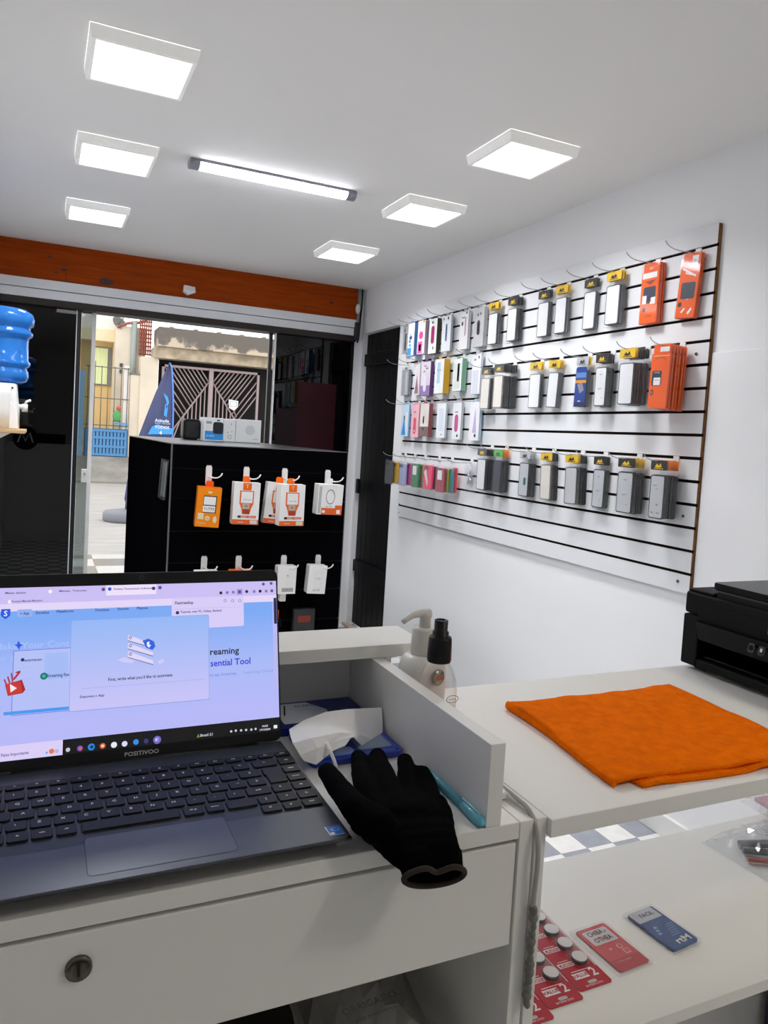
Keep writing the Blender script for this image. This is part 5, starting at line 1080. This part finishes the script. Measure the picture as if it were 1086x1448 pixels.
# ------------------------------------------------------------------ black glove over the desk edge
gl_m = mat('black_knit','#040405',1.,var=.25,scale=120,bump=.25,bscale=900,spec=.05)
t = thing('glove', 'black knitted glove lying palm up over the desk edge beside the laptop', 'glove')
b = B()
def G2(px, py, z): return P(px, py, 2, z)
def finger(pts, rs):
    path = []; rad = []
    for i in range(len(pts)-1):
        for k in range(6):
            path.append(pts[i].lerp(pts[i+1], k/6)); rad.append(lerp(rs[i], rs[i+1], k/6))
    path.append(pts[-1]); rad.append(rs[-1])
    for p, r in zip(path, rad): b.ball(p, (r, r, r*.92), gl_m, 6)
zb = ZD
finger([G2(462,1091,1.080), G2(478,1112,1.085), G2(503,1144,1.086), G2(535,1168,1.080)], [.0095,.0125,.0150,.0190])
finger([G2(507,1071,1.063), G2(512,1094,1.070), G2(524,1128,1.072), G2(545,1160,1.070)], [.0105,.0125,.0145,.0190])
finger([G2(533,1069,1.062), G2(541,1094,1.071), G2(551,1124,1.074), G2(567,1158,1.071)], [.0110,.0130,.0145,.0190])
finger([G2(573,1076,1.062), G2(577,1099,1.067), G2(582,1128,1.070), G2(590,1158,1.070)], [.0105,.0122,.0140,.0190])
finger([G2(597,1093,1.061), G2(604,1112,1.064), G2(609,1135,1.067), G2(608,1162,1.069)], [.0100,.0112,.0125,.0170])
# palm: rows of balls from knuckles to wrist
for (l, r, z, rad) in (((510,1150),(612,1142),1.069,.017),((518,1160),(616,1152),1.068,.018),((532,1172),(619,1165),1.067,.018),((548,1184),(621,1178),1.066,.0175),((560,1196),(624,1190),1.064,.0168),((569,1206),(628,1203),1.061,.016),((575,1213),(631,1211),1.057,.0145)):
    for k in range(7):
        p = G2(*l, z).lerp(G2(*r, z), k/6); b.ball(p, (rad, rad, rad*(.85+.15*math.sin(PI*k/6))), gl_m, 6)
finger([G2(622,1140,1.062), G2(624,1152,1.062)], [.008,.008])
# creases of the palm
o = b.obj('hand', t)
m_ = o.modifiers.new('r','REMESH'); m_.mode = 'VOXEL'; m_.voxel_size = .0024; m_.use_smooth_shade = True
m_ = o.modifiers.new('s','SMOOTH'); m_.factor = .5; m_.iterations = 5
tex = bpy.data.textures.new('knit_folds','CLOUDS'); tex.noise_scale = .05
m_ = o.modifiers.new('d','DISPLACE'); m_.texture = tex; m_.strength = .004; m_.mid_level = .5; m_.texture_coords = 'GLOBAL'
# cuff: double walled open sleeve, its mouth bean shaped
def bean(c, ru, rv, k, up, side, n=28):
    out = []
    for i in range(n):
        a = 2*PI*i/n; x = math.cos(a); y = math.sin(a)
        dent = k*math.exp(-((x+.02)/.30)**2) if y > 0 else 0
        out.append(Vector(c) + side*(ru*x) + up*(rv*(y*(1-.0) - dent*1.0)))
    return out
cL, cR = P(571,1240,1,.572), P(656,1236,1,.572); cm = (cL+cR)/2; ru = (cR-cL).length/2*1.02
side = (cR-cL).normalized(); fwd = Vector((.12,-.85,-.5)).normalized(); upv = side.cross(fwd).normalized()
if upv.z < 0: upv = -upv
wrist = G2(606,1208,1.059)
b = B(); rings = []
for s, rU, rV, kk in ((0,.036,.015,0),(.35,.034,.0155,.1),(.7,ru*.98,.0165,.35),(1.,ru,.017,.62)):
    c = wrist.lerp(cm, s); rings.append(bean(c, rU, rV, kk, upv, side))
inner = [bean(cm-fwd*.001, ru-.004, .0125, .62, upv, side), bean(wrist.lerp(cm,.6), ru*.8, .011, .4, upv, side), bean(wrist.lerp(cm,.25), .02, .006, .1, upv, side)]
b.loft(rings+inner, gl_m, cap=True); b.obj('cuff', t, smooth=True)
b = B(); b.tube(bean(cm+fwd*.0005, ru-.001, .0155, .62, upv, side, 44), .0026, mat('hem_brown','#2b211a',.9,var=.2,scale=90), 8, closed=True); b.obj('hem', t, smooth=True)

# ------------------------------------------------------------------ orange towel
tow_m = mat('orange_terry','#fa7200',.95,var=.12,scale=60,bump=.5,bscale=260,spec=.05)
t = thing('towel', 'folded orange terry towel spread on the white worktop', 'towel')
A_, B_, C_, D_ = (.641,.910), (.973,.917), (.945,.640), (.622,.655)
def tz(u, v):
    return .003*math.sin(9*u+2)*math.sin(7*v) + .0015*math.sin(23*u+5*v)
b = B()
def lay_sheet(z0, th, inset, roll, seed):
    nu, nv = 40, 34; V = []
    for j in range(nv+1):
        v = j/nv; row = []
        for i in range(nu+1):
            u = i/nu
            x = lerp(lerp(A_[0],B_[0],u), lerp(D_[0],C_[0],u), v); y = lerp(lerp(A_[1],B_[1],u), lerp(D_[1],C_[1],u), v)
            x += .004*math.sin(v*5+seed) + inset*(.5-u); y += .003*math.sin(u*7+seed) + inset*(v-.5)*1.2
            z = ZD + z0 + max(0, tz(u, v)) + (.0035*math.exp(-(u/.05)**2)*(1-v)**.9 if roll else 0)
            row.append(b.bm.verts.new((x, y, z)))
        V.append(row)
    Bt = [[b.bm.verts.new(p.co - Vector((0,0,th))) for p in r] for r in V]
    for j in range(nv):
        for i in range(nu):
            b.face([V[j][i],V[j][i+1],V[j+1][i+1],V[j+1][i]], tow_m, True); b.face([Bt[j][i],Bt[j+1][i],Bt[j+1][i+1],Bt[j][i+1]], tow_m, True)
    for i in range(nu):
        b.face([V[0][i],Bt[0][i],Bt[0][i+1],V[0][i+1]], tow_m, True); b.face([V[nv][i],V[nv][i+1],Bt[nv][i+1],Bt[nv][i]], tow_m, True)
    for j in range(nv):
        b.face([V[j][0],V[j+1][0],Bt[j+1][0],Bt[j][0]], tow_m, True); b.face([V[j][nu],Bt[j][nu],Bt[j+1][nu],V[j+1][nu]], tow_m, True)
    return V
lay_sheet(.0080, .0038, .0, True, 0.)
b.obj('upper_layer', t)
b = B(); A_, B_, C_, D_ = (.646,.908), (.972,.915), (.947,.634), (.652,.640); lay_sheet(.0042, .0038, .0, False, 1.3); b.obj('lower_layer', t)
b = B()
fold = []
for j in range(13):
    v = j/12; x = lerp(.641,.622,v)+.004*math.sin(v*5); y = lerp(.910,.655,v); r = lerp(.0062,.0040,v**.6)
    fold.append([(x+.002-(r*.75)*math.sin(a), y+(.0), ZD+.0006+r*(1+math.cos(a))) for a in (PI*2*k/12 for k in range(12))])
b.loft(fold, tow_m); b.obj('fold', t)

# ------------------------------------------------------------------ printer
t = thing('printer', 'black multifunction printer on the far end of the white worktop', 'printer', (1.10, 0, ZD))
pb = mat('printer_black','#050607',.55,spec=.16,var=.06,scale=40,bump=.04,bscale=500); pg = mat('printer_gloss','#08090b',.25,var=.03,spec=.12); pgap = mat('printer_gap','#010101',.9)
py0, py1 = .60, 1.0185
b = B()
# lower body with a recess for the trays, built from pieces around the opening
b.box(0, .33, py1-.036, py1, .008, .101, pb); b.box(0, .33, py0, py0+.036, .008, .101, pb)
b.box(0, .33, py0+.036, py1-.036, .008, .024, pb); b.box(.10, .33, py0+.036, py1-.036, .024, .101, pgap)
b.obj('lower_body', t, bevel=.003)
b = B(); b.box(0, .33, py0, py1, .1025, .143, pb); b.obj('upper_body', t, bevel=.006, seg=3)
b = B(); b.box(-.0012, .004, py0+.034, py1-.034, .094, .128, pb); b.obj('front_flap', t, bevel=.001)
b = B(); M_ = Matrix.Translation((.004, 0, .062)) @ Matrix.Rotation(-.30, 4, 'Y'); b.box(-.004, .004, py0+.037, py1-.037, -.002, .034, pg, M_)
Fp = Fr((-.0125+.0035, .0, .078), (0,-1,0), (.29,0,.95))
b.obj('control_panel', t, bevel=.001)
b = B()
for yy in (.862, .842, .80, .76):
    b = B(); b.rrect(Fr((-.0082, yy, .0775),(0,-1,0),(.29,0,.95)), -.0065,-.008,.0065,.008,.004,mat('button_gloss','#26292e',.15),.0022); b.disc(Fr((-.0082, yy, .0775),(0,-1,0),(.29,0,.95)), 0, 0, .0042, pb, .0030)
    if yy == .842: b.rect(Fr((-.0082,.842,.0775),(0,-1,0),(.29,0,.95)), -.002,-.002,.002,.004,pwhite,.0032)
    b.obj('button', t, fix=False)
b = B(); b.box(.012, .09, py0+.04, py1-.04, .026, .030, pg); b.box(.004,.012,.90,.906,.010,.02,pgap); b.obj('paper_tray', t, bevel=.001)
b = B(); b.text(Fr((-.0014,.812,.1115),(0,-1,0),(0,0,1)), 'EPSON', 0, 0, .011, mat('logo_white','#d6d8da',.4), .0004, True, width=.055); b.obj('logo', t, fix=False)
b = B(); b.box(.004, .32, py1-.062, py1-.004, .1425, .1485, pb); b.obj('side_cover', t, bevel=.003)
b = B(); b.box(.006, .32, py0+.002, py1-.066, .1425, .152, pgap); b.obj('scanner_bed', t)
b = B(); b.slab(Fr((0,0,.155),(1,0,0),(0,1,0)), .008, py0+.004, .325, py1-.050, .012, 0, .013, pg, 5); b.obj('scanner_lid', t, bevel=.003, seg=3)
b = B(); b.box(.010,.322,py0+.006,py1-.052,.1515,.1545,mat('lid_seam_grey','#4b4d50',.35)); b.obj('lid_seam', t)
b = B()
for yy in (py0+.03, py1-.03):
    for xx in (.03,.30): b.box(xx-.012,xx+.012,yy-.012,yy+.012,.0005,.010,blk_p)
b.obj('foot', t)

# ------------------------------------------------------------------ cards on the lower shelf
red_c = mat('battery_card_red','#b3122a',.35,var=.04,coat=.2); silver = mat('cell_silver','#e4e5e8',.45,metal=.0,var=.03); cell_r = mat('cell_rim','#3f4146',.35,metal=.6); wht = mat('card_print_white','#e9e6e6',.45)
blis = clear('blister_clear', '#fdfafa', .05, .05, body=.04)
def battery_card(loc, rz, label, n=5):
    t = thing('battery_card', label, 'battery pack', loc, (0,0,rz))
    F = Fr((0,0,0),(1,0,0),(0,1,0)); w, h = .052, .158      # origin lower right corner, extends to -x and +y
    b = B(); b.slab(F, -w, 0, 0, h, .004, .0004, .0016, red_c); k = .0018
    b.rrect(F, -w*.62, .0065, -w*.36, .0115, .0025, mat('card_hole','#b9b8b4',.6), k)
    b.text(F, '2', -w*.24, .022, .014, wht, k, True); b.rect(F, -w*.85, .017, -w*.42, .027, wht, k); b.text(F, 'VALUE', -w*.635, .022, .006, red_c, k+.0003, True); b.rect(F, -w*.8, .0295, -w*.2, .0306, wht, k)
    for i in range(n-1):
        yy = .040+i*.029; b.rect(F, -w*.97, yy, -w*.52, yy+.008, wht, k); b.rect(F, -w*.95, yy+.001, -w*.54, yy+.007, red_c, k+.0002); b.text(F, 'CR2032', -w*.745, yy+.004, .0052, wht, k+.0004, True); b.rect(F, -w*.9, yy+.0105, -w*.58, yy+.0113, wht, k)
    b.text(F, 'BATERIA LITIO', -w*.5, .004, .003, wht, k)
    b.rect(F, -.0022, .03, -.0012, .15, wht, k)
    b.obj('card', t)
    for i in range(n):
        b = B(); c = (-.0155, .046+i*.029, .0018); cc = Vector(c); ck = lambda r, z: [cc+Vector((r*math.cos(2*PI*q/24), r*math.sin(2*PI*q/24), z)) for q in range(24)]; b.loft([ck(.0103,0),ck(.0105,.001),ck(.0104,.0040),ck(.0100,.0048)], cell_r); b.loft([ck(.0099,.0047),ck(.0097,.0054)], silver, smooth=False); b.obj('coin_cell', t)
    b = B(); b.slab(F, -.0275, .034, -.0035, .034+n*.029-.004, .006, .0019, .0078, blis, 4); b.obj('blister', t)
    return t
battery_card((.672,.686,ZS), .01, 'red blister card of coin cells lying right of the other battery cards')
battery_card((.618,.675,ZS), .0, 'red blister card of coin cells in the middle, left of the full one')
battery_card((.5645,.662,ZS), 0., 'red blister card whose rounded end sticks out beside the desk post')
t = thing('red_card_pack', 'red printed card in a clear sleeve beside the battery cards', 'card pack', (.715,.737,ZS), (0,0,.06))
F = Fr((0,0,0),(1,0,0),(0,1,0)); b = B(); rd = mat('sim_red','#cc4a4e',.4,var=.05); rd2 = mat('sim_red_dark','#b93a42',.4)
b.slab(F, -.026, -.041, .026, .042, .003, .0008, .0026, rd); b.rrect(F, -.021, .008, .021, .036, .003, mat('sim_label','#d3d3d6',.4), .0028); b.text(F, 'CHIBA', -.003, .0285, .0088, ink, .0031, True, .026); b.text(F, 'OTHEA', .0, .0155, .0088, ink, .0031, True, .030); b.rect(F, .013,.026,.015,.029,ink,.0031)
b.rect(F, -.026, -.041, .026, -.022, rd2, .0028); b.disc(F, .010, -.004, .0045, mat('sim_pale','#e9b9b9',.4), .0028); b.disc(F, .010,-.004,.003,rd,.0031); b.rrect(F, .008,-.019,.017,-.010,.001,_M['sim_pale'],.0028); b.rrect(F,.0095,-.0175,.0155,-.0115,.001,rd,.0031); b.disc(F,-.006,-.004,.002,_M['sim_pale'],.0028); b.text(F,'conexao digital',-.005,-.027,.003,_M['sim_pale'],.0031)
b.obj('card', t)
b = B(); b.slab(F, -.034, -.047, .030, .046, .002, .0004, .0034, film_s, 2); b.obj('sleeve', t)
t = thing('blue_card_pack', 'blue and grey card in a clear sleeve lying apart on the lower shelf', 'card pack', (.808,.742,ZS), (0,0,.10))
b = B(); bc = mat('sim_blue','#2d5289',.35,var=.05); b.slab(F, -.024, -.040, .026, .040, .003, .0012, .0052, bc); b.rect(F, -.024,.017,.022,.040,mat('sim_grey','#bfc3c9',.4),.0054); b.text(F,'FACIL',.002,.028,.0075,ink,.0057,True); b.text(F,'rtM',.006,-.031,.011,wht,.0056,True,.026)
for i in range(6): b.rect(F, -.002+.002*i, -.020+.004*i, .014+.0016*i, -.0192+.004*i, mat('sim_blue_pale','#8fa9cf',.4), .0056)
for i in range(3): b.rect(F, -.018+.002*i, -.012+.006*i, -.012+.002*i, -.008+.006*i, _M['sim_blue_pale'], .0056)
b.obj('card', t)
b = B(); b.slab(F, -.030, -.044, .029, .044, .002, .0005, .0060, film_s, 2); b.obj('sleeve', t)
# crinkled clear bags at the right
def crinkle_bag(name, label, loc, rz, sx, sy, h, m, seed):
    t = thing(name, label, 'package', loc, (0,0,rz)); rnd = random.Random(seed); b = B(); nu, nv = 22, 16; V = []; U = []
    for j in range(nv+1):
        row = []; low = []
        for i in range(nu+1):
            u, v = i/nu*2-1, j/nv*2-1; e = max(0, 1-abs(u)**3)*max(0, 1-abs(v)**3)
            z = h*e**.6*(.75+.5*rnd.random()) + .002; row.append(b.bm.verts.new((u*sx+rnd.uniform(-.002,.002), v*sy+rnd.uniform(-.002,.002), z))); low.append(b.bm.verts.new((u*sx, v*sy, .0006)))
        V.append(row); U.append(low)
    for j in range(nv):
        for i in range(nu):
            b.face([V[j][i],V[j][i+1],V[j+1][i+1],V[j+1][i]], m); b.face([U[j][i],U[j+1][i],U[j+1][i+1],U[j][i+1]], m)
    b.obj('wrapper', t, fix=False); return t
crk = clear('crinkled_film', '#fafbfc', .06, .10, body=.05)
t = crinkle_bag('cable_bag', 'crinkled clear bag with a dark cable at the right of the lower shelf', (1.165,.82,ZS), .05, .105, .085, .030, crk, 5)
b = B(); b.tube([(-.07,.03,.008),(-.03,.0,.010),(.02,-.03,.010),(.08,-.055,.009)], .006, mat('cable_dark','#3a3c42',.4), 8); b.tube([(-.06,.045,.008),(-.01,.02,.012),(.05,.0,.012),(.09,-.02,.010)], .007, mat('cable_mid','#6e7077',.4), 8); b.tube([(-.085,.01,.006),(-.04,-.02,.006),(.03,-.05,.006)], .004, PB, 6)
b.ball((.03,.02,.014),(.03,.02,.010),mat('cable_mid2','#85868a',.4),8); b.obj('coiled_cable', t)
t = crinkle_bag('pink_bag', 'crinkled clear bag with pink printing behind the cable bag', (1.285,.885,ZS+.026), -.1, .085, .055, .030, crk, 9)
b = B(); F = Fr((0,0,.014),(1,0,0),(0,1,0)); b.slab(F,-.07,-.04,.07,.04,.004,-.006,0,mat('pink_card','#d7a9b4',.5,var=.1,scale=20)); b.rect(F,-.06,-.03,-.0,.005,mat('pink_dark','#b5606c',.5),.0006); b.rect(F,.01,-.03,.06,.03,mat('pink_pale','#ead4dc',.5),.0006); b.obj('card', t)

# ------------------------------------------------------------------ daylight, camera, colour
w = bpy.data.worlds.new('overcast'); SC.world = w; w.use_nodes = True; nt = w.node_tree; bg = nt.nodes['Background']
tcn = nt.nodes.new('ShaderNodeTexCoord'); nz = nt.nodes.new('ShaderNodeTexNoise'); nz.inputs['Scale'].default_value = 2.5; rp = nt.nodes.new('ShaderNodeValToRGB')
rp.color_ramp.elements[0].color = (.86,.90,.97,1); rp.color_ramp.elements[1].color = (1,1,1,1)
nt.links.new(tcn.outputs['Generated'], nz.inputs['Vector']); nt.links.new(nz.outputs['Fac'], rp.inputs['Fac']); nt.links.new(rp.outputs['Color'], bg.inputs['Color'])
bg.inputs['Strength'].default_value = 2.0

cam_d = bpy.data.cameras.new('camera'); cam = bpy.data.objects.new('camera', cam_d); COL.objects.link(cam)
cam_d.sensor_fit = 'VERTICAL'; cam_d.sensor_height = 36.; cam_d.sensor_width = 27.; cam_d.lens = FPX/1448*36
cam_d.shift_y = -(724-CY)/1448; cam_d.clip_start = .01; cam_d.clip_end = 200
r0, r1, r2 = RW[0], RW[1], RW[2]
cam.matrix_world = Matrix(((r0[0],-r1[0],-r2[0],0),(r0[1],-r1[1],-r2[1],0),(r0[2],-r1[2],-r2[2],CAMZ),(0,0,0,1)))
SC.camera = cam
SC.view_settings.view_transform = 'Standard'; SC.view_settings.look = 'None'; SC.view_settings.gamma = 1; SC.view_settings.use_curve_mapping = False
SC.view_settings.exposure = 0.0
cy_ = SC.cycles
cy_.transparent_max_bounces = 32; cy_.max_bounces = 10; cy_.diffuse_bounces = 8; cy_.sample_clamp_indirect = 8; cy_.use_denoising = True
for o in list(SC.objects):
    if o.get('unused'): bpy.data.objects.remove(o)
